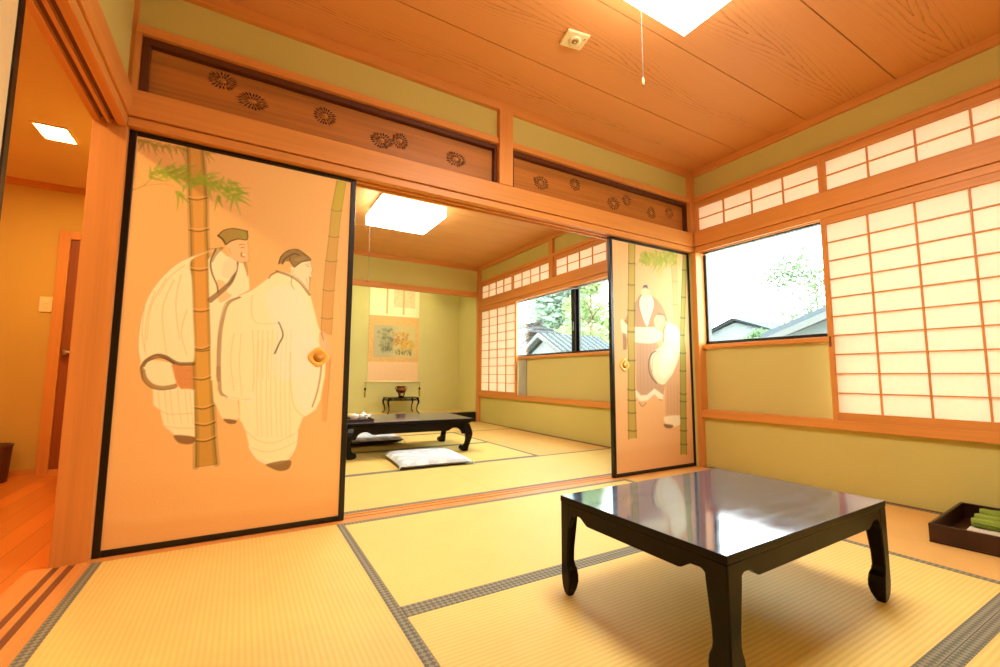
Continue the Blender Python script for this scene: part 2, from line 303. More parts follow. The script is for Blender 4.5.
# ------------------------------------------------------------------ brush painting as per-vertex colour of a fine panel mesh
class Canvas:
    def __init__(s, W, H, cell, base):
        s.nx = int(round(W/cell))+1; s.ny = int(round(H/cell))+1; s.W = W; s.H = H; s.c = cell*1000
        s.u = np.linspace(0, W*1000, s.nx); s.v = np.linspace(0, H*1000, s.ny)
        s.a = np.empty((s.ny, s.nx, 3)); s.a[:] = lin(base)
    def win(s, p, m):
        x0, y0 = p.min(0)-m; x1, y1 = p.max(0)+m
        i0, i1 = np.searchsorted(s.u, [x0, x1]); j0, j1 = np.searchsorted(s.v, [y0, y1]); return i0, i1, j0, j1
    def put(s, w, k, col):
        i0, i1, j0, j1 = w; t = s.a[j0:j1, i0:i1]; t += (np.array(lin(col))-t)*k[..., None]
    def curve(s, p, closed, n=6):
        P = np.array(p, float); L = len(P); r = []
        rng = range(L) if closed else range(L-1)
        for i in rng:
            a, b, c, d = [P[(i+k) % L] if closed else P[min(max(i+k, 0), L-1)] for k in (-1, 0, 1, 2)]
            for t in np.arange(n)/n: r.append(.5*((2*b)+(c-a)*t+(2*a-5*b+4*c-d)*t*t+(-a+3*b-3*c+d)*t**3))
        if not closed: r.append(P[-1])
        return np.array(r)
    def poly(s, col, al, soft, cv, p):
        P = s.curve(p, True) if cv else np.array(p, float)
        w = s.win(P, 2*soft+2*s.c); i0, i1, j0, j1 = w
        if i1 <= i0 or j1 <= j0: return
        X, Y = np.meshgrid(s.u[i0:i1], s.v[j0:j1]); ins = np.zeros(X.shape, bool); D = np.full(X.shape, 1e9)
        for k in range(len(P)):
            (x0, y0), (x1, y1) = P[k], P[(k+1) % len(P)]
            if y0 != y1:
                ins ^= ((y0 > Y) != (y1 > Y)) & (X < (x1-x0)*(Y-y0)/(y1-y0)+x0)
            dx, dy = x1-x0, y1-y0; L2 = dx*dx+dy*dy+1e-9
            t = np.clip(((X-x0)*dx+(Y-y0)*dy)/L2, 0, 1); D = np.minimum(D, (X-x0-t*dx)**2+(Y-y0-t*dy)**2)
        sd = np.sqrt(D)*np.where(ins, 1, -1); so = max(soft, s.c)
        k = np.clip(sd/(2*so)+.5, 0, 1); k = k*k*(3-2*k); s.put(w, k*al, col)
    def stroke(s, col, al, w0, w1, p):
        P = s.curve(p, False, 5) if len(p) > 2 else np.array(p, float)
        w = s.win(P, max(w0, w1)+2*s.c); i0, i1, j0, j1 = w
        if i1 <= i0 or j1 <= j0: return
        X, Y = np.meshgrid(s.u[i0:i1], s.v[j0:j1]); K = np.zeros(X.shape); n = len(P)-1
        for k in range(n):
            (x0, y0), (x1, y1) = P[k], P[k+1]; dx, dy = x1-x0, y1-y0; L2 = dx*dx+dy*dy+1e-9
            t = np.clip(((X-x0)*dx+(Y-y0)*dy)/L2, 0, 1); d = np.sqrt((X-x0-t*dx)**2+(Y-y0-t*dy)**2)
            hw = (w0+(w1-w0)*(k+t)/n)/2; K = np.maximum(K, np.clip((hw-d)/s.c+.5, 0, 1)*np.minimum(1, 2*hw/s.c))
        s.put(w, K*al, col)
    def run(s, data, gain=(1, 1, 1), off=(0, 0)):
        for e in data:
            fl = e[-1]; p = [(fl[i]-off[0], fl[i+1]-off[1]) for i in range(0, len(fl), 2)]
            if e[0] == 'p': s.poly(e[1], e[2], e[3], e[4], p)
            else: s.stroke(e[1], e[2], e[3], e[4], p)
        s.a = np.clip(s.a*np.array(gain), 0, .93); return s
    def mesh(s, name, thick, parent, loc, rough=None):
        """panel facing -Y, origin at its lower left front corner"""
        nx, ny = s.nx, s.ny; X, Z = np.meshgrid(s.u/1000, s.v/1000)
        co = np.zeros((nx*ny, 3)); co[:, 0] = X.ravel(); co[:, 2] = Z.ravel()
        i = (np.arange(ny-1)[:, None]*nx+np.arange(nx-1)[None]).ravel()
        q = np.stack([i, i+1, i+nx+1, i+nx], 1)
        W, H = s.W, s.H; nb = nx*ny
        back = [(0, thick, 0), (W, thick, 0), (W, thick, H), (0, thick, H)]
        c = [0, nx-1, nx*ny-1, nx*(ny-1)]
        extra = [(nb+1, nb, nb+3, nb+2)]+[(c[(k+1) % 4], c[k], nb+k, nb+(k+1) % 4) for k in range(4)]
        me = bpy.data.meshes.new(name); co = np.vstack([co, back]); q = np.vstack([q, extra])
        me.vertices.add(len(co)); me.vertices.foreach_set('co', co.ravel().astype(np.float32))
        me.loops.add(q.size); me.loops.foreach_set('vertex_index', q.ravel().astype(np.int32))
        me.polygons.add(len(q)); me.polygons.foreach_set('loop_start', np.arange(len(q), dtype=np.int32)*4)
        me.update(calc_edges=True); me.validate()
        at = me.color_attributes.new('paint', 'FLOAT_COLOR', 'POINT'); col = np.ones((len(co), 4), np.float32); col[:nb, :3] = s.a.reshape(-1, 3); col[nb:, :3] = s.a.mean((0, 1))
        at.data.foreach_set('color', col.ravel()); me.materials.append(M['painted'])
        o = bpy.data.objects.new(name, me); COL.objects.link(o); o.parent = parent; o.location = loc; return o
PAINT_BIG=[
('p','E08A3C',0.35,26,1,[-18,136,173,113,301,116,513,108,749,100,996,94,1001,-28,446,-4,-8,-10]),
('p','F0A050',0.3,40,1,[41,274,292,276,744,225,994,159,998,47,440,111,26,158]),
('p','C9A63A',0.95,3,0,[867,1781,918,1780,899,1615,849,1611]),
('p','CFA043',0.9,3,0,[849,1611,899,1615,889,1469,842,1469]),
('p','D79A48',0.9,3,0,[842,1469,889,1469,884,1336,832,1336]),
('p','D79348',0.8,4,0,[832,1336,884,1336,878,1174,825,1185]),
('p','D38F48',0.75,4,0,[825,1185,878,1174,875,941,820,954]),
('s','8A7128',0.7,5,5,[846,1611,874,1608,902,1618]),
('s','8A7128',0.7,5,5,[838,1466,865,1463,893,1471]),
('s','8A7128',0.7,5,5,[829,1334,858,1330,888,1338]),
('s','8A7128',0.7,5,5,[822,1178,852,1173,881,1180]),
('s','8A7128',0.7,5,5,[819,1031,849,1025,879,1032]),
('s','8A7128',0.55,5,4,[870,1775,849,1611,842,1469,832,1336,825,1185,822,963]),
('s','8A7128',0.45,4,4,[916,1776,899,1615,889,1469,884,1336,878,1174,875,947]),
('p','DD8E48',0.6,5,0,[839,851,879,852,875,679,867,499,846,500,839,679]),
('s','A86A30',0.4,4,2,[872,852,871,679,867,503]),
('s','A5822C',0.6,13,1,[34,1765,38,1752,47,1731]),
('s','A5822C',0.6,13,1,[57,1764,46,1742,36,1711]),
('s','A5822C',0.6,13,1,[68,1767,69,1742,77,1712]),
('s','A5822C',0.6,13,1,[80,1763,93,1735,102,1706]),
('s','A5822C',0.6,13,1,[100,1768,98,1751,91,1723]),
('s','A5822C',0.6,13,1,[109,1771,119,1750,131,1721]),
('s','A5822C',0.6,13,1,[130,1769,122,1752,118,1725]),
('s','A5822C',0.6,13,1,[144,1773,150,1739,161,1705]),
('s','A5822C',0.6,13,1,[158,1769,170,1751,178,1734]),
('s','A5822C',0.6,13,1,[176,1774,187,1758,197,1732]),
('s','A5822C',0.6,13,1,[196,1772,198,1743,205,1711]),
('s','A5822C',0.6,13,1,[209,1767,221,1749,233,1732]),
('s','A5822C',0.6,13,1,[225,1772,243,1758,260,1731]),
('s','A5822C',0.6,13,1,[281,1779,291,1752,301,1722]),
('s','A5822C',0.6,13,1,[288,1773,303,1760,321,1739]),
('s','A5822C',0.6,13,1,[294,1779,309,1780,329,1774]),
('s','A5822C',0.6,13,1,[39,1765,63,1764,85,1768]),
('s','A5822C',0.6,13,1,[86,1760,102,1758,122,1751]),
('s','A5822C',0.6,13,1,[121,1763,143,1756,164,1747]),
('s','A5822C',0.6,13,1,[244,1769,259,1756,271,1744]),
('s','A5822C',0.6,13,1,[45,1768,51,1746,60,1719]),
('s','A5822C',0.6,13,1,[92,1758,101,1744,112,1725]),
('s','A5822C',0.6,13,1,[136,1767,138,1753,147,1735]),
('s','A5822C',0.6,13,1,[169,1772,171,1758,168,1732]),
('s','A5822C',0.6,13,1,[56,1771,74,1772,102,1777]),
('s','A5822C',0.6,13,1,[187,1773,200,1766,219,1758]),
('s','8F6A30',0.6,4,3,[27,1535,64,1564,90,1604]),
('s','A07434',0.45,4,2,[64,1564,144,1590,181,1575]),
('s','A07434',0.4,3,2,[28,1593,44,1601]),
('p','DB9440',0.95,3,0,[209,1794,268,1789,296,1558,306,1407,246,1396,227,1597]),
('p','DE953E',0.97,2,0,[246,1396,306,1407,324,1223,259,1215]),
('p','DE953E',0.97,2,0,[259,1215,324,1223,339,1032,274,1027]),
('p','DE953E',0.97,2,0,[274,1027,339,1032,355,851,288,849]),
('p','DD963C',0.97,2,0,[288,849,355,851,354,860,286,851]),
('p','DA983C',0.97,2,0,[286,851,354,860,366,724,296,713]),
('p','D8983A',0.97,2,0,[296,713,366,724,377,591,308,584]),
('p','D5953A',0.97,2,0,[308,584,377,591,385,514,316,511]),
('p','D2923A',0.97,2,0,[316,511,385,514,391,446,322,438]),
('p','CC8C36',0.97,2,0,[322,438,391,446,406,332,327,327]),
('s','7E6A24',0.35,22,26,[209,1794,227,1597,246,1396,259,1215,274,1027,288,849,286,851,296,713,308,584,316,511,322,438,328,327]),
('s','5F4E1C',0.6,6,7,[209,1794,227,1597,246,1396,259,1215,274,1027,288,849,286,851,296,713,308,584,316,511,322,438,328,327]),
('s','7E6A24',0.35,22,26,[268,1789,296,1558,306,1407,324,1223,339,1032,355,851,354,860,366,724,377,591,385,514,391,446,406,332]),
('s','5F4E1C',0.6,6,7,[268,1789,296,1558,306,1407,324,1223,339,1032,355,851,354,860,366,724,377,591,385,514,391,446,406,332]),
('s','5A3F18',0.8,5,5,[227,1540,264,1541,299,1559]),
('s','F3B866',0.6,4,4,[231,1550,263,1553,296,1565]),
('s','5A3F18',0.8,5,5,[239,1394,277,1393,314,1410]),
('s','F3B866',0.6,4,4,[242,1403,276,1405,310,1417]),
('s','5A3F18',0.8,5,5,[252,1212,292,1210,330,1226]),
('s','F3B866',0.6,4,4,[256,1221,291,1222,327,1232]),
('s','5A3F18',0.8,5,5,[268,1024,307,1021,345,1034]),
('s','F3B866',0.6,4,4,[271,1033,306,1033,342,1041]),
('s','5A3F18',0.8,5,5,[281,847,322,841,361,853]),
('s','F3B866',0.6,4,4,[285,855,321,853,358,860]),
('s','5A3F18',0.8,6,6,[280,856,320,849,358,866]),
('s','F0B45E',0.6,4,4,[286,861,319,857,353,872]),
('s','5A3F18',0.8,6,6,[290,718,331,712,370,729]),
('s','F0B45E',0.6,4,4,[295,723,330,720,365,736]),
('s','5A3F18',0.8,6,6,[302,589,342,581,381,596]),
('s','F0B45E',0.6,4,4,[307,594,342,589,377,603]),
('s','5A3F18',0.8,6,6,[310,516,350,506,389,519]),
('s','F0B45E',0.6,4,4,[315,521,350,514,384,526]),
('s','5A3F18',0.8,6,6,[316,443,356,436,395,451]),
('s','F0B45E',0.6,4,4,[321,448,356,444,391,458]),
('s','5A3F18',0.5,4,4,[328,327,357,327,406,332]),
('s','93A02A',0.72,17,1,[87,1611,84,1634,80,1664]),
('s','A0A62C',0.72,17,1,[102,1649,112,1675,120,1706]),
('s','8A9626',0.72,17,1,[94,1628,112,1643,141,1659]),
('s','AAA634',0.72,17,1,[106,1627,136,1660,180,1706]),
('s','93A02A',0.72,17,1,[90,1608,113,1603,150,1602]),
('s','A0A62C',0.72,17,1,[129,1644,146,1659,175,1683]),
('s','8A9626',0.72,17,1,[153,1643,178,1666,212,1693]),
('s','AAA634',0.72,17,1,[153,1635,171,1625,205,1607]),
('s','93A02A',0.72,17,1,[170,1655,205,1675,255,1708]),
('s','A0A62C',0.72,17,1,[183,1634,205,1628,241,1615]),
('s','8A9626',0.72,17,1,[201,1647,208,1662,225,1686]),
('s','AAA634',0.72,17,1,[208,1625,227,1611,261,1596]),
('s','93A02A',0.72,17,1,[233,1631,270,1652,320,1693]),
('s','A0A62C',0.72,17,1,[240,1624,266,1640,302,1673]),
('s','8A9626',0.72,17,1,[246,1618,264,1620,298,1620]),
('s','AAA634',0.72,17,1,[264,1638,298,1649,341,1670]),
('s','93A02A',0.72,17,1,[290,1628,320,1641,368,1671]),
('s','A0A62C',0.72,17,1,[297,1622,317,1607,346,1591]),
('s','8A9626',0.72,17,1,[316,1626,335,1640,368,1656]),
('s','AAA634',0.72,17,1,[326,1620,347,1602,380,1566]),
('s','93A02A',0.72,17,1,[343,1616,369,1624,410,1645]),
('s','A0A62C',0.72,17,1,[369,1614,411,1631,479,1647]),
('s','8A9626',0.72,17,1,[376,1607,397,1621,437,1638]),
('s','AAA634',0.72,17,1,[397,1596,426,1606,466,1619]),
('s','93A02A',0.72,17,1,[411,1599,437,1594,482,1579]),
('s','A0A62C',0.72,17,1,[411,1590,432,1582,455,1565]),
('s','8A9626',0.72,17,1,[404,1589,398,1558,394,1504]),
('s','AAA634',0.72,17,1,[412,1582,420,1549,441,1495]),
('s','93A02A',0.72,17,1,[425,1577,450,1570,484,1550]),
('s','A0A62C',0.72,17,1,[345,1576,336,1541,330,1491]),
('s','8A9626',0.72,17,1,[345,1568,352,1545,365,1522]),
('s','AAA634',0.72,17,1,[305,1599,309,1577,321,1545]),
('s','93A02A',0.72,17,1,[188,1558,191,1523,190,1468]),
('s','A0A62C',0.72,17,1,[194,1559,204,1539,211,1506]),
('s','8A9626',0.72,17,1,[200,1553,219,1532,251,1499]),
('s','AAA634',0.72,17,1,[185,1561,199,1556,227,1549]),
('s','93A02A',0.72,17,1,[210,1594,207,1577,206,1560]),
('s','A0A62C',0.72,17,1,[384,1585,382,1570,373,1548]),
('s','8A9626',0.72,17,1,[141,1632,157,1641,188,1651]),
('s','AAA634',0.72,17,1,[160,1625,184,1631,226,1637]),
('s','93A02A',0.72,17,1,[214,1634,237,1633,277,1641]),
('s','A0A62C',0.72,17,1,[265,1622,248,1609,230,1582]),
('s','8A9626',0.72,17,1,[117,1638,141,1644,170,1655]),
('s','AAA634',0.72,17,1,[317,1610,312,1616,297,1622]),
('s','93A02A',0.72,17,1,[349,1626,374,1610,404,1589]),
('s','A0A62C',0.72,17,1,[364,1596,385,1576,413,1550]),
('s','8A9626',0.72,17,1,[423,1618,443,1616,472,1604]),
('s','AAA634',0.72,17,1,[277,1633,264,1643,250,1666]),
('s','93A02A',0.72,17,1,[178,1618,194,1602,211,1586]),
('s','A0A62C',0.72,17,1,[228,1606,233,1590,243,1570]),
('s','98A42C',0.6,14,1,[374,1630,385,1616,396,1594]),
('s','8E9A28',0.6,14,1,[422,1602,447,1616,472,1623]),
('s','A6AC32',0.6,14,1,[410,1657,415,1647,420,1630]),
('s','8E9A28',0.6,14,1,[149,1637,165,1627,182,1609]),
('s','98A42C',0.6,14,1,[164,1680,173,1663,182,1638]),
('s','A6AC32',0.6,14,1,[133,1622,140,1646,149,1662]),
('s','8E9A28',0.6,14,1,[402,1654,418,1640,435,1619]),
('s','98A42C',0.6,14,1,[363,1643,374,1639,385,1627]),
('s','A6AC32',0.6,14,1,[297,1653,304,1644,311,1626]),
('s','8E9A28',0.6,14,1,[215,1645,232,1636,250,1620]),
('s','98A42C',0.6,14,1,[382,1664,400,1655,418,1638]),
('s','A6AC32',0.6,14,1,[196,1674,205,1690,215,1698]),
('s','8E9A28',0.6,14,1,[132,1634,139,1622,147,1602]),
('s','98A42C',0.6,14,1,[396,1618,412,1628,428,1631]),
('s','A6AC32',0.6,14,1,[195,1636,206,1652,217,1660]),
('s','8E9A28',0.6,14,1,[401,1655,418,1658,435,1653]),
('s','98A42C',0.6,14,1,[279,1630,289,1621,300,1604]),
('s','A6AC32',0.6,14,1,[279,1656,287,1649,296,1635]),
('s','8E9A28',0.6,14,1,[176,1630,195,1652,214,1666]),
('s','98A42C',0.6,14,1,[309,1639,326,1627,344,1608]),
('s','A6AC32',0.6,14,1,[253,1634,271,1653,290,1665]),
('s','8E9A28',0.6,14,1,[304,1655,320,1668,336,1673]),
('s','A6AC32',0.6,14,1,[119,1660,131,1645,143,1622]),
('s','8E9A28',0.6,14,1,[218,1658,230,1657,242,1648]),
('s','98A42C',0.6,14,1,[230,1636,245,1638,261,1632]),
('s','A6AC32',0.6,14,1,[191,1686,212,1698,234,1703]),
('s','8E9A28',0.6,14,1,[375,1619,382,1604,390,1580]),
('s','98A42C',0.6,14,1,[261,1653,268,1684,275,1707]),
('s','A6AC32',0.6,14,1,[133,1632,145,1622,157,1604]),
('s','8E9A28',0.6,14,1,[385,1650,393,1635,401,1611]),
('s','98A42C',0.6,14,1,[411,1620,427,1619,444,1609]),
('s','A6AC32',0.6,14,1,[311,1618,318,1606,326,1586]),
('s','8E9A28',0.6,14,1,[379,1652,393,1650,406,1639]),
('s','98A42C',0.6,14,1,[278,1643,295,1631,312,1611]),
('s','A6AC32',0.6,14,1,[306,1672,330,1687,354,1694]),
('s','8E9A28',0.6,14,1,[420,1625,435,1624,451,1615]),
('s','98A42C',0.6,14,1,[168,1624,173,1643,177,1655]),
('s','A6AC32',0.6,14,1,[171,1664,179,1647,188,1622]),
('s','8E9A28',0.6,14,1,[329,1644,336,1629,343,1606]),
('s','98A42C',0.6,14,1,[144,1669,157,1674,170,1672]),
('s','A6AC32',0.6,14,1,[116,1607,132,1625,149,1635]),
('s','8E9A28',0.6,14,1,[348,1634,354,1662,360,1682]),
('s','98A42C',0.6,14,1,[285,1642,296,1631,308,1613]),
('p','A8B030',0.2,20,1,[105,1646,224,1684,313,1674,436,1637,413,1558,344,1592,234,1607,131,1606]),
('p','FFE2A6',0.92,5,1,[358,1324,287,1289,220,1246,169,1186,128,1114,103,1037,92,947,92,850,104,786,107,773,122,803,159,824,192,815,220,792,291,787,276,1027,264,1163,257,1258]),
('p','FFE2A6',0.92,4,0,[320,1267,358,1324,390,1295,421,1281,460,1268,487,1198,493,1144,445,1103,402,1072,386,1000,379,895,384,711,363,711,350,894,333,1101]),
('p','FBD795',0.9,4,0,[352,862,377,872,389,666,411,631,471,626,483,535,469,527,414,536,392,589,377,615,361,751]),
('p','FFE2A6',0.9,4,1,[117,777,141,797,194,790,219,773,233,700,214,684,174,684,141,704,122,736]),
('p','FFE2A6',0.9,4,0,[154,677,161,604,185,580,201,515,243,472,316,458,301,667,227,684]),
('p','D98645',0.9,3,0,[212,779,290,782,299,673,252,671,228,717]),
('s','C06E34',0.5,3,2,[234,695,233,702]),
('s','C06E34',0.5,3,2,[235,692,232,694]),
('s','C06E34',0.5,3,2,[270,693,267,695]),
('s','C06E34',0.5,3,2,[247,770,252,778]),
('s','C06E34',0.5,3,2,[285,759,280,753]),
('s','C06E34',0.5,3,2,[276,752,276,752]),
('s','C06E34',0.5,3,2,[268,756,273,748]),
('s','C06E34',0.5,3,2,[272,688,277,690]),
('s','C06E34',0.5,3,2,[281,696,282,702]),
('s','C06E34',0.5,3,2,[266,689,263,686]),
('s','C06E34',0.5,3,2,[283,717,277,715]),
('s','C06E34',0.5,3,2,[241,694,243,697]),
('s','C06E34',0.5,3,2,[283,715,281,710]),
('s','C06E34',0.5,3,2,[284,690,290,687]),
('s','C06E34',0.5,3,2,[269,717,270,709]),
('s','C06E34',0.5,3,2,[243,765,246,765]),
('s','6E5124',0.85,9,16,[112,745,110,768,125,797,159,819,192,812,217,794,241,783,292,784]),
('s','3A2812',0.8,5,7,[118,769,129,791,164,809,193,802,221,783]),
('s','A47A42',0.85,18,20,[114,752,124,717,151,686,188,676,230,684]),
('s','6E4E22',0.7,4,4,[112,745,119,710,146,680,188,670,230,676]),
('s','D9A863',0.55,5,3,[171,1161,126,1031,120,883]),
('s','D9A863',0.55,5,3,[198,1156,166,1018,192,821]),
('s','D9A863',0.55,5,3,[223,1184,211,1055,235,889]),
('s','D9A863',0.55,5,3,[254,1025,239,922,266,823]),
('s','D9A863',0.55,5,3,[103,1029,102,915,121,819]),
('s','D9A863',0.55,5,3,[135,1098,114,981,116,835]),
('s','D9A863',0.55,5,3,[235,1229,184,1171,149,1083]),
('s','C08C4C',0.6,4,4,[358,1324,287,1289,220,1246,169,1186,128,1114,103,1037,92,947,92,850,104,786]),
('s','D9A863',0.45,4,3,[173,668,182,596,195,523]),
('s','D9A863',0.45,4,3,[195,668,205,595,217,522]),
('s','D9A863',0.45,4,3,[215,668,224,594,237,521]),
('s','D9A863',0.45,4,3,[241,667,251,594,264,520]),
('s','D9A863',0.45,4,3,[268,667,278,593,291,518]),
('s','D9A863',0.45,4,3,[285,667,295,592,307,518]),
('s','D9A863',0.5,4,4,[185,580,221,562,302,564]),
('s','D9A863',0.5,4,4,[201,515,251,501,308,498]),
('p','8A5A2C',0.9,3,1,[243,471,316,458,310,431,276,430,252,444]),
('p','7A4E26',0.85,3,1,[421,532,469,525,468,510,440,511]),
('p','F3B672',0.8,3,1,[361,1175,392,1166,404,1122,422,1106,378,1070,363,1118]),
('s','8E6438',0.85,10,24,[437,1269,430,1219,406,1158,339,1078]),
('s','4E341A',0.7,4,5,[438,1269,434,1229,417,1175,402,1152]),
('s','5A3E1E',0.85,8,6,[347,1320,330,1260,338,1206,360,1153,366,1119]),
('s','A07844',0.7,14,10,[369,1328,348,1297,335,1261]),
('s','8A6434',0.6,5,4,[317,1315,347,1324,377,1332]),
('p','F7B878',0.95,3,0,[384,1344,406,1367,438,1381,473,1385,476,1354,482,1331,478,1316,484,1297,476,1274,456,1270,431,1274,404,1291,389,1322]),
('p','FBD09C',0.9,3,1,[411,1292,431,1274,436,1238,423,1209,401,1187,376,1203,381,1259,395,1280]),
('s','B5713C',0.6,3,3,[473,1382,477,1351,483,1329,478,1317,484,1299,476,1274,443,1272,411,1289]),
('s','7C5226',0.7,4,3,[439,1355,451,1361,463,1359]),
('s','7C5226',0.8,5,3,[449,1345,461,1345]),
('s','B06A3A',0.8,8,5,[451,1317,451,1302,464,1299]),
('s','FFF0D0',0.8,4,4,[457,1312,466,1311]),
('s','B8783E',0.6,4,3,[397,1332,403,1314,409,1312]),
('s','B98A50',0.7,13,3,[467,1273,477,1244,481,1206]),
('s','8F6432',0.6,4,2,[464,1271,471,1243,479,1211]),
('p','A58038',0.95,3,0,[352,1386,372,1414,411,1431,469,1428,470,1387,434,1383,406,1369,387,1352]),
('s','3E2E14',0.9,5,5,[352,1386,372,1414,411,1431,469,1428]),
('s','3E2E14',0.9,5,5,[469,1428,470,1387,434,1383,406,1369,387,1350]),
('s','3E2E14',0.85,9,8,[352,1386,371,1371,384,1349]),
('s','8FA030',0.8,12,5,[448,1417,460,1390]),
('p','FFE0A0',0.94,5,0,[622,1250,566,1207,505,1145,438,1100,396,1061,385,1000,379,895,381,757,384,751,395,657,414,635,478,623,485,526,495,512,512,473,531,399,569,339,626,311,687,320,727,379,734,456,756,528,768,528,812,559,834,613,851,736,850,851,850,929,840,916,808,992,787,1068,766,1143,726,1213,681,1242]),
('p','FFEBB6',0.55,22,1,[569,1143,701,1175,759,1065,800,914,789,762,672,711,604,760,611,942]),
('p','FFE9B4',0.5,12,1,[696,921,819,889,828,679,781,549,728,588,701,735]),
('s','B08350',0.85,10,16,[453,1102,411,1069,394,1001,386,895,392,711]),
('s','B08350',0.85,16,10,[389,768,396,700,404,652,429,631]),
('s','6E4C26',0.6,4,3,[461,1103,404,1076,385,1000,378,895,383,723]),
('s','CFA05C',0.42,4,3,[540,950,542,788,549,628,563,444]),
('s','CFA05C',0.42,4,3,[559,951,561,789,567,628,581,443]),
('s','CFA05C',0.42,4,3,[582,953,583,789,590,628,604,441]),
('s','CFA05C',0.42,4,3,[601,954,603,789,609,627,623,440]),
('s','CFA05C',0.42,4,3,[624,955,625,790,631,627,645,438]),
('s','CFA05C',0.42,4,3,[644,956,645,790,651,626,665,437]),
('s','CFA05C',0.42,4,3,[664,957,665,790,671,626,685,436]),
('s','CFA05C',0.42,4,3,[684,958,685,791,691,625,704,435]),
('s','CFA05C',0.4,4,3,[546,903,546,813,552,714]),
('s','CFA05C',0.4,4,3,[565,904,565,813,571,714]),
('s','CFA05C',0.4,4,3,[589,905,588,814,595,714]),
('s','CFA05C',0.4,4,3,[613,906,613,814,619,714]),
('s','CFA05C',0.5,4,3,[506,1118,508,1027,537,984,626,989]),
('s','CFA05C',0.5,4,3,[515,949,530,788,531,646,509,619,441,631]),
('s','CFA05C',0.45,4,3,[440,927,434,804,454,665]),
('s','CFA05C',0.4,4,3,[470,928,470,787,488,638]),
('s','D0A25E',0.5,4,4,[686,846,695,680,715,579,764,531,812,559]),
('s','D0A25E',0.5,4,3,[512,476,565,426,637,412,730,451]),
('s','D0A25E',0.5,4,3,[531,399,591,372,655,376,726,406]),
('s','FFF2C8',0.7,6,6,[531,399,569,339,626,311,687,320,727,379,734,456]),
('s','FFF2C8',0.6,5,5,[411,635,479,619,520,615,533,655]),
('s','C89858',0.6,4,4,[597,1243,566,1207,505,1145,452,1113]),
('s','C08C4C',0.5,4,4,[766,1143,787,1068,808,992,840,916,854,839]),
('s','B07C48',0.8,10,8,[832,851,829,736,815,642,797,577]),
('s','3A2A18',0.85,6,8,[625,995,636,972,648,930,634,892,616,840]),
('p','8C6030',0.9,3,1,[607,313,706,322,705,283,668,274,630,290]),
('s','4E3418',0.5,2,2,[626,308,637,286]),
('s','4E3418',0.5,2,2,[637,307,646,285]),
('s','4E3418',0.5,2,2,[648,306,656,284]),
('s','4E3418',0.5,2,2,[660,305,666,283]),
('s','4E3418',0.5,2,2,[671,304,675,282]),
('s','4E3418',0.5,2,2,[683,303,685,281]),
('s','4E3418',0.5,2,2,[694,301,695,280]),
('p','F3AE70',0.85,4,1,[817,953,853,940,876,840,850,801,820,877]),
('s','6A4824',0.7,5,4,[824,954,836,916]),
('p','FCD49A',0.95,3,0,[666,1275,710,1308,756,1326,763,1299,769,1275,763,1260,767,1241,757,1224,758,1162,736,1189,699,1221,675,1234]),
('s','A87038',0.65,3,3,[757,1322,763,1295,769,1273,763,1260,767,1241,757,1224]),
('s','7A5428',0.7,3,2,[734,1299,752,1304]),
('s','7A5428',0.8,4,2,[742,1291,756,1292]),
('s','8A5E2E',0.7,6,3,[755,1239,759,1220,756,1162]),
('s','B98A50',0.6,4,2,[743,1228,749,1171]),
('s','B0804A',0.6,3,2,[680,1265,678,1246,692,1242]),
('s','6E4C26',0.7,4,3,[675,1230,673,1191,688,1164]),
('s','A27240',0.85,10,9,[607,1246,661,1232,711,1203,759,1143]),
('s','5E4220',0.7,3,3,[597,1251,661,1240,714,1213,766,1143]),
('s','6E4C26',0.75,6,4,[607,1246,581,1226,573,1206]),
('p','96703C',0.95,3,0,[612,1287,621,1324,649,1357,693,1371,732,1350,758,1326,716,1309,683,1277,661,1305,641,1302,630,1287]),
('s','33240F',0.9,5,4,[612,1285,621,1324,649,1357,693,1371,732,1350,758,1326,716,1309,683,1277]),
('s','33240F',0.85,5,4,[630,1287,637,1313,677,1346,703,1342]),
('s','5E4422',0.8,6,4,[680,1280,661,1309,664,1328]),
('p','B58C50',0.6,5,1,[681,1317,720,1342,738,1331,704,1311])]
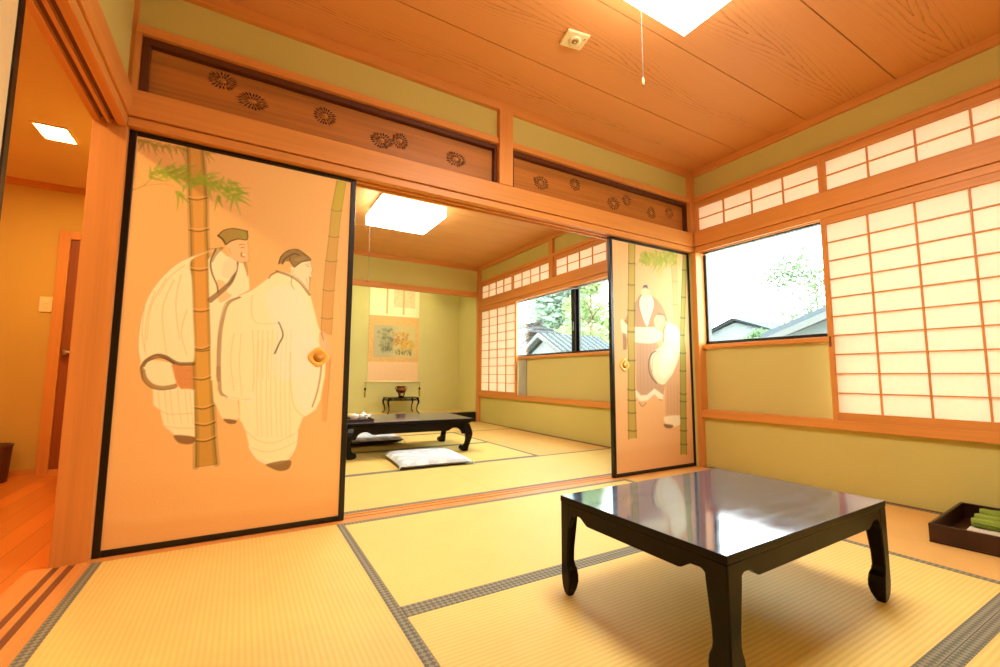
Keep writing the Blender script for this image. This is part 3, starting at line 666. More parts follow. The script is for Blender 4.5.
PAINT_SMALL=[
('p','E89A50',0.35,40,1,[16,175,983,198,972,26,12,40]),
('p','D9974C',0.55,6,0,[703,1704,775,1713,773,1428,791,1135,725,1145,714,1422]),
('s','A8763C',0.6,6,6,[707,1704,714,1422,728,1138]),
('s','A8763C',0.55,6,6,[779,1714,777,1429,787,1134]),
('s','98682F',0.6,6,6,[707,1534,778,1537]),
('s','98682F',0.6,6,6,[697,1337,768,1338]),
('s','A0A62C',0.5,26,3,[575,1718,568,1685,537,1649]),
('s','93A02A',0.5,26,3,[361,1671,411,1647,439,1619]),
('s','B2AA38',0.5,26,3,[380,1654,420,1638,436,1619]),
('s','8E9628',0.5,26,3,[330,1660,352,1636,352,1608]),
('s','A0A62C',0.5,26,3,[338,1672,311,1638,262,1602]),
('s','93A02A',0.5,26,3,[395,1715,445,1680,473,1642]),
('s','B2AA38',0.5,26,3,[705,1767,703,1715,676,1661]),
('s','8E9628',0.5,26,3,[346,1703,403,1675,437,1643]),
('s','A0A62C',0.5,26,3,[728,1770,761,1719,770,1663]),
('s','93A02A',0.5,26,3,[651,1745,644,1720,612,1691]),
('s','B2AA38',0.5,26,3,[736,1708,721,1677,680,1644]),
('s','8E9628',0.5,26,3,[511,1706,549,1679,562,1648]),
('s','A0A62C',0.5,26,3,[612,1757,624,1730,611,1699]),
('s','93A02A',0.5,26,3,[448,1730,484,1711,496,1689]),
('s','B2AA38',0.5,26,3,[678,1784,722,1768,740,1748]),
('s','8E9628',0.5,26,3,[372,1726,424,1697,452,1663]),
('s','A0A62C',0.5,26,3,[740,1752,720,1717,674,1678]),
('s','93A02A',0.5,26,3,[532,1674,519,1642,482,1607]),
('s','B2AA38',0.5,26,3,[719,1787,767,1767,788,1744]),
('s','8E9628',0.5,26,3,[585,1714,621,1696,631,1674]),
('s','A0A62C',0.5,26,3,[721,1781,745,1757,745,1730]),
('s','93A02A',0.5,26,3,[682,1775,676,1748,644,1718]),
('s','B2AA38',0.5,26,3,[475,1730,530,1705,562,1677]),
('s','8E9628',0.5,26,3,[490,1668,478,1637,443,1603]),
('s','A0A62C',0.5,26,3,[770,1711,808,1692,820,1669]),
('s','93A02A',0.5,26,3,[354,1658,386,1637,394,1614]),
('s','B2AA38',0.5,26,3,[719,1788,710,1758,675,1724]),
('s','8E9628',0.5,26,3,[545,1719,558,1679,548,1637]),
('s','A0A62C',0.5,26,3,[668,1708,695,1685,697,1658]),
('s','93A02A',0.5,26,3,[399,1730,384,1684,346,1635]),
('s','B2AA38',0.5,26,3,[416,1693,413,1653,387,1611]),
('s','8E9628',0.5,26,3,[650,1695,635,1657,596,1617]),
('s','A0A62C',0.5,26,3,[786,1787,766,1760,719,1730]),
('s','93A02A',0.5,26,3,[708,1724,759,1697,785,1667]),
('s','B2AA38',0.5,26,3,[349,1714,377,1679,382,1642]),
('s','8E9628',0.5,26,3,[392,1714,399,1674,383,1632]),
('s','A0A62C',0.5,26,3,[532,1757,492,1713,430,1667]),
('s','93A02A',0.5,26,3,[664,1749,646,1716,602,1679]),
('s','B2AA38',0.5,26,3,[580,1690,587,1626,569,1559]),
('s','8E9628',0.5,26,3,[569,1758,591,1711,588,1661]),
('s','A0A62C',0.5,26,3,[600,1709,571,1676,519,1640]),
('s','93A02A',0.5,26,3,[698,1782,679,1755,635,1724]),
('s','B2AA38',0.5,26,3,[457,1717,448,1667,415,1615]),
('s','8E9628',0.5,26,3,[406,1718,432,1677,436,1632]),
('s','A0A62C',0.5,26,3,[771,1712,762,1686,727,1657]),
('s','93A02A',0.5,26,3,[572,1723,565,1663,533,1600]),
('s','B2AA38',0.5,26,3,[417,1708,384,1657,328,1603]),
('s','8E9628',0.5,26,3,[597,1683,569,1635,517,1585]),
('s','A0A62C',0.5,26,3,[602,1776,651,1731,676,1682]),
('s','93A02A',0.5,26,3,[364,1656,402,1638,417,1617]),
('s','B2AA38',0.5,26,3,[576,1751,549,1715,498,1676]),
('s','8E9628',0.5,26,3,[730,1779,738,1741,721,1699]),
('s','A0A62C',0.5,26,3,[642,1692,683,1667,699,1639]),
('s','93A02A',0.5,26,3,[519,1768,532,1710,521,1648]),
('s','B2AA38',0.5,26,3,[720,1792,727,1761,708,1727]),
('s','8E9628',0.5,26,3,[518,1680,502,1622,462,1562]),
('s','A0A62C',0.5,26,3,[770,1724,742,1690,689,1652]),
('s','93A02A',0.5,26,3,[754,1704,739,1683,699,1660]),
('s','B2AA38',0.5,26,3,[459,1710,465,1680,447,1647]),
('s','8E9628',0.5,26,3,[620,1718,643,1674,641,1628]),
('s','A0A62C',0.5,26,3,[577,1710,551,1674,502,1636]),
('s','93A02A',0.5,26,3,[391,1739,422,1709,429,1674]),
('s','B2AA38',0.5,26,3,[482,1736,498,1707,491,1674]),
('s','8E9628',0.5,26,3,[623,1777,663,1760,679,1738]),
('s','A0A62C',0.5,26,3,[681,1739,685,1699,664,1657]),
('s','93A02A',0.5,26,3,[489,1691,501,1644,490,1595]),
('s','B2AA38',0.5,26,3,[439,1697,421,1656,379,1613]),
('s','8E9628',0.5,26,3,[625,1731,644,1684,638,1633]),
('s','A0A62C',0.5,26,3,[414,1661,445,1634,452,1605]),
('s','93A02A',0.5,26,3,[772,1761,769,1722,740,1679]),
('p','A6AC30',0.4,26,1,[332,1727,507,1774,795,1774,749,1710,601,1634,557,1545,481,1632,348,1655]),
('p','C08C58',0.92,6,1,[330,1380,271,1324,214,1256,149,1174,148,1142,201,1120,384,1118,509,1145,600,1178,632,1210,595,1287,538,1344,471,1378]),
('p','C8986A',0.9,6,0,[258,1018,253,632,305,593,375,592,455,633,557,588,591,692,569,861,478,1045]),
('s','A87848',0.45,7,5,[308,987,304,823,304,637]),
('s','A87848',0.45,7,5,[343,989,339,824,339,636]),
('s','A87848',0.45,7,5,[384,990,379,824,379,636]),
('s','A87848',0.45,7,5,[427,992,422,825,422,635]),
('s','A87848',0.45,7,5,[471,994,466,826,465,635]),
('s','A87848',0.45,7,5,[513,996,508,827,507,634]),
('p','FFE3A8',0.95,6,1,[111,1172,183,1125,328,1121,480,1130,560,1094,558,1043,474,1007,360,997,233,1006,136,1046,108,1095]),
('p','FFE6B0',0.95,5,1,[334,1369,385,1390,455,1381,480,1325,462,1263,420,1180,388,1129,352,1175,315,1264,310,1327]),
('s','7A5228',0.75,8,7,[330,1377,306,1327,315,1264,356,1169,384,1128]),
('s','7A5228',0.6,7,6,[463,1382,484,1325,462,1263,420,1180]),
('s','7A5228',0.7,7,6,[149,1164,180,1148]),
('s','C9A060',0.5,5,3,[345,1333,346,1254,382,1164]),
('s','C9A060',0.5,5,3,[373,1336,374,1256,382,1164]),
('s','C9A060',0.5,5,3,[402,1338,403,1258,382,1164]),
('s','C9A060',0.5,5,3,[431,1341,431,1260,382,1164]),
('p','F8C88C',0.95,4,1,[343,1426,423,1437,433,1402,403,1372,360,1368,338,1392]),
('p','3A4258',0.95,3,0,[351,1435,363,1463,405,1470,419,1437,385,1447]),
('s','9A6A38',0.6,5,4,[354,1407,373,1412]),
('s','9A6A38',0.6,5,4,[399,1414,418,1414]),
('p','8A5C34',0.75,5,0,[120,1071,163,1060,159,937,121,936]),
('p','FFE8B8',0.92,4,0,[244,636,298,587,368,592,456,640,557,588,550,550,506,560,454,597,373,549,291,545,247,581]),
('s','5A3E20',0.75,8,6,[282,536,313,507,356,530]),
('s','5A3E20',0.7,7,5,[510,553,545,549]),
('p','FFE2A4',0.96,6,1,[620,1173,701,1168,772,1134,795,1051,794,958,774,936,698,778,591,680,499,688,437,767,422,867,478,944,575,998]),
('p','FFEDC0',0.6,16,1,[572,930,676,967,696,847,588,726,515,776]),
('p','D8A068',0.8,6,0,[586,684,679,760,773,901,767,400,573,405]),
('s','9A6A3A',0.45,6,5,[615,667,612,540,608,415]),
('s','9A6A3A',0.45,6,5,[649,667,645,540,641,414]),
('s','9A6A3A',0.45,6,5,[687,666,683,539,679,412]),
('s','9A6A3A',0.45,6,5,[729,666,725,538,721,410]),
('p','FFE4AC',0.95,4,1,[563,415,763,414,749,346,658,334,585,351]),
('p','7E5630',0.9,3,1,[556,359,661,344,639,322,574,329]),
('s','4A4030',0.85,10,10,[493,941,438,916,403,866,399,783,430,726,482,683]),
('s','4A4030',0.7,6,6,[535,945,477,910,441,859,437,776]),
('s','4A4030',0.8,8,7,[644,1181,598,1137,576,1082,580,1014]),
('p','F6C084',0.96,4,1,[475,1199,539,1245,603,1236,613,1198,563,1155,518,1112,484,1144]),
('s','A06A3A',0.85,18,12,[523,1241,593,1239,617,1196]),
('s','A06A3A',0.7,8,6,[489,1117,517,1099,530,1113]),
('s','8A5A30',0.6,5,3,[501,1185,525,1184]),
('p','C2A040',0.96,5,0,[208,1785,192,1410,171,1022,175,918,163,567,158,268,240,271,236,645,245,920,246,1026,261,1418,278,1788]),
('s','6E5E22',0.75,10,10,[208,1785,192,1410,171,1022,175,918,163,567,158,268]),
('s','6E5E22',0.75,10,10,[278,1788,261,1418,246,1026,245,920,236,645,240,271]),
('s','5E4A1C',0.8,9,9,[197,1621,236,1621,276,1629]),
('s','5E4A1C',0.8,9,9,[188,1449,228,1448,268,1455]),
('s','5E4A1C',0.8,9,9,[178,1247,219,1245,261,1251]),
('s','5E4A1C',0.8,9,9,[169,1080,211,1077,253,1082]),
('s','5E4A1C',0.8,9,9,[166,861,208,856,250,860]),
('s','5E4A1C',0.8,9,9,[159,638,201,631,244,634]),
('s','5E4A1C',0.8,9,9,[157,559,200,552,244,554]),
('s','5E4A1C',0.8,9,9,[156,465,199,457,243,459]),
('s','5E4A1C',0.8,9,9,[154,333,199,324,245,325]),
('p','A89A3C',0.96,5,0,[864,1784,814,1333,789,1051,783,936,763,519,746,106,817,100,832,518,850,938,838,1053,868,1338,917,1783]),
('s','6E5E22',0.75,10,10,[864,1784,814,1333,789,1051,783,936,763,519,746,106]),
('s','6E5E22',0.75,10,10,[917,1783,868,1338,838,1053,850,938,832,518,817,100]),
('s','5E4A1C',0.8,9,9,[842,1650,872,1648,903,1655]),
('s','5E4A1C',0.8,9,9,[816,1411,849,1409,883,1415]),
('s','5E4A1C',0.8,9,9,[798,1233,831,1230,865,1235]),
('s','5E4A1C',0.8,9,9,[786,1086,818,1082,850,1086]),
('s','5E4A1C',0.8,9,9,[774,936,816,930,858,935]),
('s','5E4A1C',0.8,9,9,[767,787,808,781,850,784]),
('s','5E4A1C',0.8,9,9,[759,597,801,589,844,592]),
('s','5E4A1C',0.8,9,9,[756,537,798,529,841,531]),
('s','5E4A1C',0.8,9,9,[751,400,793,392,836,393]),
('s','5E4A1C',0.8,9,9,[746,299,789,290,833,291]),
('s','5E4A1C',0.8,9,9,[743,190,786,180,829,180])]
# ================================================================== THE SETTING
XL, XR, YB = -.485, 3.34, 2.36        # room side faces: left posts, window wall, front of the sliding-door wall
CEIL = 2.53
def B(*a): return MB().box(*a)

struct('floor', B(-.60, 3.46, -.6, 7.2, -.12, -.045), M['ground'], 'dark sub floor beneath the rush mats', 'floor')
struct('floor_hall', B(-2.25, -.605, -.6, 4.62, -.10, -.002), M['hall_floor'], 'glossy orange boards of the corridor floor', 'floor')
# ceilings: boards with dark open joints
mb = MB(); mb.mat(1).box(-.6, 3.46, -.6, 2.46, CEIL+.012, CEIL+.05); mb.mat(0)
y = -.5275
while y < 2.42:
    mb.box(-.485, 3.34, y+.003, min(y+.4895, 2.42), CEIL, CEIL+.012); y += .4925
struct('ceiling', mb, [M['ceil'], M['groove']], 'flame grained board ceiling of the near room', 'ceiling')
mb = MB(); mb.mat(1).box(-.6, 3.46, 2.46, 7.2, CEIL+.012, CEIL+.05); mb.mat(0)
y = 2.5
while y < 6.42:
    mb.box(-.485, 3.34, y+.002, min(y+.458, 6.43), CEIL, CEIL+.012); y += .46
struct('ceiling_inner', mb, [M['ceil2'], M['groove']], 'board ceiling of the room beyond the painted doors', 'ceiling')
struct('ceiling_hall', B(-2.25, -.6, -.6, 4.62, 2.19, 2.25), M['hall_ceil'], 'plain ceiling of the corridor', 'ceiling')

# ---- sliding-door wall
struct('wall_back', B(XL, XR, 2.385, 2.475, 2.27, CEIL), M['wall'], 'olive plaster band above the carved transoms', 'wall')
mb = B(-.485, 3.335, 2.362, 2.397, 1.806, 1.845).box(-.485, 3.335, 2.432, 2.446, 1.806, 1.845).box(-.485, 3.335, 2.481, 2.50, 1.806, 1.845).box(-.485, 3.335, 2.38, 2.49, 1.818, 1.846)
struct('trim_1', mb, M['wx'], 'grooved wooden head rail above the painted sliding doors', 'rail', bevel=.002)
struct('trim_2', B(-.485, 3.335, 2.352, 2.50, 1.850, 1.970), M['wx'], 'wide wooden beam below the carved transoms', 'beam', bevel=.003)
struct('trim_3', B(-.485, 1.36, 2.36, 2.50, 2.243, 2.282), M['wx'], 'wooden rail above the left carved transom', 'rail', bevel=.002)
struct('trim_4', B(1.464, 3.335, 2.36, 2.50, 2.243, 2.282), M['wx'], 'wooden rail above the right carved transom', 'rail', bevel=.002)
struct('trim_5', B(1.361, 1.463, 2.348, 2.50, 1.97, 2.476), M['wz'], 'short wooden post between the two carved transoms', 'post', bevel=.003)
mb = B(-.485, 3.335, 2.350, 2.397, -.04, .0).box(-.485, 3.335, 2.43, 2.444, -.04, 0).box(-.485, 3.335, 2.478, 2.50, -.04, 0); mb.mat(1).box(-.485, 3.335, 2.39, 2.48, -.04, -.004)
struct('trim_6', mb, [M['wx'], M['wx']], 'grooved wooden floor track under the painted sliding doors', 'track')
struct('trim_7', B(-.602, -.485, 2.372, 2.50, -.04, CEIL), M['wz'], 'square wooden post left of the big painted door', 'post', bevel=.004)
struct('trim_8', B(-.487, -.466, 2.362, 2.48, 1.97, 2.243), M['wz'], 'thin upright at the left end of the carved transom', 'post')
struct('trim_9', B(3.272, 3.34, 2.350, 2.50, 1.97, 2.476), M['wz'], 'upper corner post beside the transom windows', 'post', bevel=.002)
# crown mouldings
def crown(name, x0, x1, y0, y1, m, lab): struct(name, B(x0, x1, y0, y1, 2.476, CEIL), m, lab, 'moulding', bevel=.003)
crown('trim_10', -.485, 3.34, 2.352, 2.40, M['wx'], 'ceiling moulding above the carved transom wall')
crown('trim_11', 3.315, 3.345, -.55, 2.345, M['wy'], 'ceiling moulding above the near room windows')
crown('trim_12', -.50, -.455, -.55, 2.345, M['wy'], 'ceiling moulding above the corridor opening')
crown('trim_13', 3.30, 3.345, 2.54, 6.39, M['wy'], 'ceiling moulding above the inner room windows')
crown('trim_14', -.485, 3.34, 6.39, 6.435, M['wx'], 'ceiling moulding above the alcove')
crown('trim_15', -.485, 3.30, 2.50, 2.54, M['wx'], 'ceiling moulding on the inner side of the transom wall')

# ---- left wall towards the corridor
struct('wall_left', B(-.59, -.502, -.55, 2.372, 1.95, CEIL).box(-.58, -.51, -.55, .53, -.04, 1.82), M['wall'], 'olive plaster above the corridor opening', 'wall')
mb = B(-.602, -.577, -.55, 2.372, 1.80, 1.845).box(-.556, -.542, -.55, 2.372, 1.80, 1.845).box(-.521, -.487, -.55, 2.372, 1.80, 1.845); mb.mat(1).box(-.60, -.49, -.55, 2.372, 1.818, 1.846)
struct('trim_16', mb, [M['wy'], M['groove']], 'grooved wooden head rail over the corridor opening', 'rail', bevel=.002)
struct('trim_17', B(-.60, -.478, -.55, 2.36, 1.850, 1.970), M['wy'], 'wooden beam over the corridor opening', 'beam', bevel=.003)
mb = B(-.660, -.588, -.55, 2.372, -.04, .0).box(-.566, -.545, -.55, 2.372, -.04, 0).box(-.521, -.487, -.55, 2.372, -.04, 0).box(-.49, -.475, -.55, 2.35, -.04, -.001); mb.mat(1).box(-.65, -.49, -.55, 2.372, -.04, -.004)
struct('trim_18', mb, [M['wy'], M['groove']], 'grooved wooden floor track between mats and corridor', 'track')

# ---- window wall (both rooms)
struct('wall_right', B(3.34, 3.46, -.55, 6.43, -.05, .405), M['wall'], 'olive plaster below the window sills', 'wall')
struct('wall_right_top', B(3.34, 3.46, -.55, 6.43, 2.27, CEIL), M['wall'], 'olive plaster band above the transom windows', 'wall')
struct('wall_right_pier', B(3.335, 3.46, 2.345, 2.64, .40, 2.30).box(3.335, 3.46, -.55, .40, .40, 2.30).box(3.335, 3.46, 6.34, 6.47, .40, 2.30), M['wall'], 'olive plaster piers between the window groups', 'wall')
struct('trim_19', B(3.305, 3.47, -.55, 2.345, .404, .464), M['wy'], 'wooden sill under the near room screens', 'sill', bevel=.003)
struct('trim_20', B(3.305, 3.47, 2.50, 6.42, .404, .464), M['wy'], 'wooden sill under the inner room screens', 'sill', bevel=.003)
for k, (a, b, w) in enumerate(((-.55, 2.345, 'near'), (2.50, 6.42, 'inner'))):
    mb = B(3.312, 3.332, a, b, 1.80, 1.846).box(3.362, 3.375, a, b, 1.80, 1.846).box(3.40, 3.46, a, b, 1.80, 1.846).box(3.33, 3.46, a, b, 1.82, 1.846)
    struct('trim_%d' % (21+3*k), mb, M['wy'], 'grooved head rail above the %s room screens' % w, 'rail', bevel=.002)
    struct('trim_%d' % (22+3*k), B(3.302, 3.46, a, b, 1.850, 1.974), M['wy'], 'wide beam below the %s room transom windows' % w, 'beam', bevel=.003)
    struct('trim_%d' % (23+3*k), B(3.308, 3.46, a, b, 2.246, 2.284), M['wy'], 'rail above the %s room transom windows' % w, 'rail', bevel=.002)
struct('trim_27', B(3.300, 3.44, 2.337, 2.385, -.04, 1.80), M['wz'], 'corner post right of the smaller painted door', 'post', bevel=.003)
struct('trim_28', B(3.305, 3.36, 4.36, 4.445, 1.974, 2.476), M['wz'], 'short post between inner room transom windows', 'post', bevel=.002)
struct('trim_29', B(3.30, 3.36, 6.345, 6.43, -.04, 2.476), M['wz'], 'wooden post where alcove meets the window wall', 'post', bevel=.003)
struct('baseboard_right', B(3.325, 3.341, -.55, 2.30, -.02, .004).box(3.325, 3.341, 2.50, 6.36, -.02, .004), M['groove'], 'thin dark strip along the foot of the window wall', 'baseboard')

def window(name, y0, y1, label, mull=None, panel=None, grey=None, left_bar=True):
    w = thing(name, label, 'window'); w['kind'] = 'structure'
    f = B(3.40, 3.45, panel[0]-.02, panel[1], 1.006, 1.034).box(3.40, 3.45, y0, y1, 1.797, 1.81).box(3.405, 3.45, y1-.022, y1, 1.034, 1.785).box(3.40, 3.45, y0, y0+.03, 1.034, 1.785)
    f.build('window_frame', M['alu'], w, .002)
    B(3.425, 3.430, y0+.02, y1-.02, 1.02, 1.80).build('window_pane', M['glass'], w)
    # lower lights behind the paper screens
    if panel[0] > y0: B(3.425, 3.430, y0+.02, panel[0], .47, 1.02).build('window_pane', M['glass'], w)
    if panel[1] < y1: B(3.425, 3.430, panel[1], y1-.02, .47, .98).build('window_pane', M['glass'], w)
    B(3.35, 3.45, panel[0], panel[1], .974, 1.006).build('window_ledge', M['wy'], w, .002)
    if mull:
        m = B(3.395, 3.42, mull-.035, mull+.035, 1.034, 1.785).box(3.425, 3.452, mull-.075, mull+.0, 1.034, 1.785); o = m.build('window_mullion', M['alu'], w, .003)
        B(3.38, 3.396, mull-.018, mull+.004, 1.28, 1.38).build('window_latch', M['alu_grey'], o, .003)
    B(3.385, 3.40, panel[0], panel[1], .464, .976).build('waist_panel', M['panel'], w)
    if grey: B(3.375, 3.386, grey[0], grey[1], .466, .974).build('reflection_strip', M['reflection_grey'], w)  # grey strip paints the paper screen's reflection in the lower pane
    # transom glass
    B(3.44, 3.445, y0, y1, 1.974, 2.246).build('transom_pane', M['glass'], w)
    return w
window('window_1', .40, 2.336, 'near room window showing bright sky and a grey roof', None, (1.34, 2.336))
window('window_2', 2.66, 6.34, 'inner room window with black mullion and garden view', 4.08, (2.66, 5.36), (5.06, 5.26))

# ---- inner room and alcove
struct('wall_inner_left', B(-.602, -.487, 2.50, 7.2, -.05, CEIL), M['wall'], 'olive plaster between inner room and corridor', 'wall')
struct('wall_alcove_lintel', B(-.487, 3.30, 6.43, 6.50, 2.10, CEIL), M['wall'], 'pale plaster above the alcove beam', 'wall')
struct('trim_30', B(-.487, 3.302, 6.412, 6.50, 2.035, 2.115), M['wx'], 'wooden beam across the top of the alcove', 'beam', bevel=.003)
struct('wall_alcove_back', B(.30, 3.34, 7.09, 7.17, .10, CEIL), M['toko_wall'], 'green plaster at the back of the alcove', 'wall')
struct('wall_alcove_right', B(3.292, 3.46, 6.431, 7.09, -.05, CEIL), M['toko_wall'], 'green plaster cheek of the alcove', 'wall')
struct('wall_alcove_left', B(-.487, .40, 6.43, 7.09, -.05, CEIL), M['wall'], 'plaster left of the alcove', 'wall')
struct('ceiling_alcove', B(.40, 3.292, 6.50, 7.09, 2.45, CEIL), M['wall'], 'ceiling of the alcove', 'ceiling')
struct('floor_alcove', B(.40, 3.292, 6.465, 7.09, -.05, .150), M['tx'], 'raised matting floor of the alcove', 'floor')
struct('trim_31', B(.40, 3.295, 6.42, 6.468, -.045, .154), M['lacquer_frame'], 'black lacquered front edge of the alcove floor', 'edge', bevel=.004)
struct('wall_front', B(-2.25, 3.46, -.65, -.55, -.1, CEIL), M['back_wall'], 'plaster behind the viewpoint', 'wall')

# ---- corridor
struct('wall_hall_end', B(-2.25, -.60, 4.57, 4.66, -.1, 2.25), M['hall_wall'], 'ochre plaster at the end of the corridor', 'wall')
struct('wall_hall_left', B(-2.33, -2.25, -.65, 4.66, -.1, 2.25), M['hall_wall'], 'ochre plaster on the far side of the corridor', 'wall')
struct('trim_32', B(-2.25, -.602, 4.535, 4.572, 2.148, 2.19), M['wx'], 'wooden moulding along the corridor ceiling', 'moulding', bevel=.002)
struct('baseboard_hall', B(-2.25, -1.275, 4.555, 4.572, -.01, .045), M['wx'], 'wooden skirting in the corridor', 'baseboard')
d = thing('door_1', 'brown wooden door at the end of the corridor', 'door'); d['kind'] = 'structure'
B(-1.272, -1.205, 4.535, 4.575, -.01, 1.835).box(-1.205, -.602, 4.536, 4.575, 1.775, 1.834).build('door_frame', M['wz'], d, .003)
sl = B(-1.205, -.604, 4.552, 4.58, .03, 1.775).build('door_slab', M['door'], d, .002)
B(-1.205, -.604, 4.54, 4.575, -.01, .03).build('door_threshold', M['wx'], d)
MB().tube([(-1.172, 4.552, .90), (-1.172, 4.50, .90), (-1.165, 4.495, .90), (-1.07, 4.495, .90)], .009).lathe([(.02, .88), (.02, .92)], -1.172, 4.54, 12).build('door_handle', M['steel'], d)

# ================================================================== MATS
def mat(x0, x1, y0, y1, ax, label):
    t = thing('tatami_mat', label, 'tatami mat', ((x0+x1)/2, (y0+y1)/2, -.045), 0, 'rush floor mats')
    hx, hy = (x1-x0)/2-.0008, (y1-y0)/2-.0008; hb = .034
    if ax == 0:
        MB().box(-hx, hx, -hy+hb, hy-hb, 0, .0450).build('rush_cover', M['tx'], t)
        for s in (-1, 1): MB().box(-hx, hx, min(s*hy, s*(hy-hb)), max(s*hy, s*(hy-hb)), 0, .0456).build('border', M['heri'], t)
    else:
        MB().box(-hx+hb, hx-hb, -hy, hy, 0, .0450).build('rush_cover', M['ty' if x0 < 2 else 'ty2' if y0 < 2 else 'ty3'], t)  # deeper orange of the window-side mats paints in the shading there
        for s in (-1, 1): MB().box(min(s*hx, s*(hx-hb)), max(s*hx, s*(hx-hb)), -hy, hy, 0, .0456).build('border', M['heri'], t)
    return t
X0, X1, X2, X3, X4 = -.474, .472, 1.425, 2.382, 3.325
mat(X0, X1, .425, 2.349, 1, 'rush mat directly in front of the big painted door, beside the corridor track')
mat(X1, X3, 1.400, 2.349, 0, 'rush mat between the door track and the black table in the near room')
mat(X1, X3, .47, 1.400, 0, 'rush mat the near black table stands on')
mat(X3, X4, .471, 2.349, 1, 'darker rush mat along the near window wall, carrying the lacquer box')
mat(X0, X1, -.53, .425, 0, 'rush mat at the near left corner, mostly out of view')
mat(X1, X4, -.53, .47, 0, 'rush mat at the lower right edge of the picture, nearest the viewer')
mat(X2, X4, 2.50, 3.412, 0, 'rush mat just inside the inner room at its window end')
mat(X0, X2, 2.50, 3.412, 0, 'rush mat just inside the inner room behind the big painted door')
mat(X1, X3, 3.412, 4.367, 0, 'rush mat under the pale cushion in front of the inner table')
mat(X1, X3, 4.367, 5.322, 0, 'rush mat under the back half of the inner table')
mat(X3, X4, 3.412, 5.322, 1, 'rush mat along the inner room window wall')
mat(X2, X4, 5.322, 6.42, 0, 'rush mat before the alcove at its window end')
mat(X0, X2, 5.322, 6.42, 0, 'rush mat before the alcove, hidden behind the inner table')
mat(X0, X1, 3.412, 5.322, 1, 'rush mat on the far left of the inner room behind the painted door')

# ================================================================== PAINTED SLIDING DOORS
def gilt_pull(parent, x, z, yf):
    n = 48; prof = []
    def ring(r, y, wob): return [(x+r*(1+wob*math.cos(4*t))*math.cos(t), y, z+r*(1+wob*math.cos(4*t))*math.sin(t)) for t in [2*PI*i/n for i in range(n)]]
    o = MB().loft([ring(.047, yf+.001, .07), ring(.047, yf-.003, .07), ring(.041, yf-.006, .05), ring(.027, yf-.005, .0), ring(.025, yf-.001, 0)]).build('finger_pull', M['gold'], parent, 0, True)
    MB().loft([[(x+r*math.cos(2*PI*i/24), yy, z+r*math.sin(2*PI*i/24)) for i in range(24)] for r, yy in ((.0255, yf-.0045), (.022, yf-.0025), (.007, yf-.0018))]).build('pull_cup', M['gold_dark'], o, 0, True)
def painted_door(label, x0, w, yf, data, cell, base, gain, pull):
    H = 1.804; t = thing('painted_sliding_door', label, 'sliding door', (x0+w/2, yf, 0), 0, 'painted sliding doors'); fw, fb = .028, .026
    hw = w/2
    for s in (-1, 1): B(min(s*hw, s*(hw-fw)), max(s*hw, s*(hw-fw)), 0, .03, 0, H).build('frame_stile', M['lacquer_frame'], t, .003)
    B(-hw+fw, hw-fw, 0, .03, 0, fb).build('frame_rail', M['lacquer_frame'], t, .003); B(-hw+fw, hw-fw, 0, .03, H-fb+.006, H).build('frame_rail', M['lacquer_frame'], t, .003)
    c = Canvas(w-2*fw, H-2*fb+.006, cell, base).run(data, gain, (fw*1000, fb*1000))
    c.mesh('painted_paper', .018, t, (-hw+fw, .005, fb))
    gilt_pull(t, pull[0]-x0-hw, pull[1], .005); return t
painted_door('big painted sliding door with two robed men beside a thick bamboo trunk', -.487, .970, 2.40, PAINT_BIG, .003, 'F2AE62', (1., 1.3, 1.75), (.328, .827))
painted_door('narrow looking painted sliding door with a bearded man and green bamboo near the windows', 2.366, .934, 2.402, PAINT_SMALL, .006, 'F4B670', (.86, .98, 1.22), (2.496, .822))
# corridor-side sliding panel, only its leading edge in view
t = thing('plain_sliding_door', 'plain papered sliding door with black edge at the far left of the near room', 'sliding door', (-.532, .98, 0))
for s in (-1, 1): B(-.010, .010, min(s*.51, s*.483), max(s*.51, s*.483), 0, 1.80).build('frame_stile', M['lacquer_frame'], t, .002)
for a, b in ((0, .026), (1.775, 1.80)): B(-.010, .010, -.483, .483, a, b).build('frame_rail', M['lacquer_frame'], t)
B(-.006, .006, -.483, .483, .026, 1.775).build('paper', plain('plain_door_paper', 'D8BC8C', .8, noise=.03, nscale=50), t)

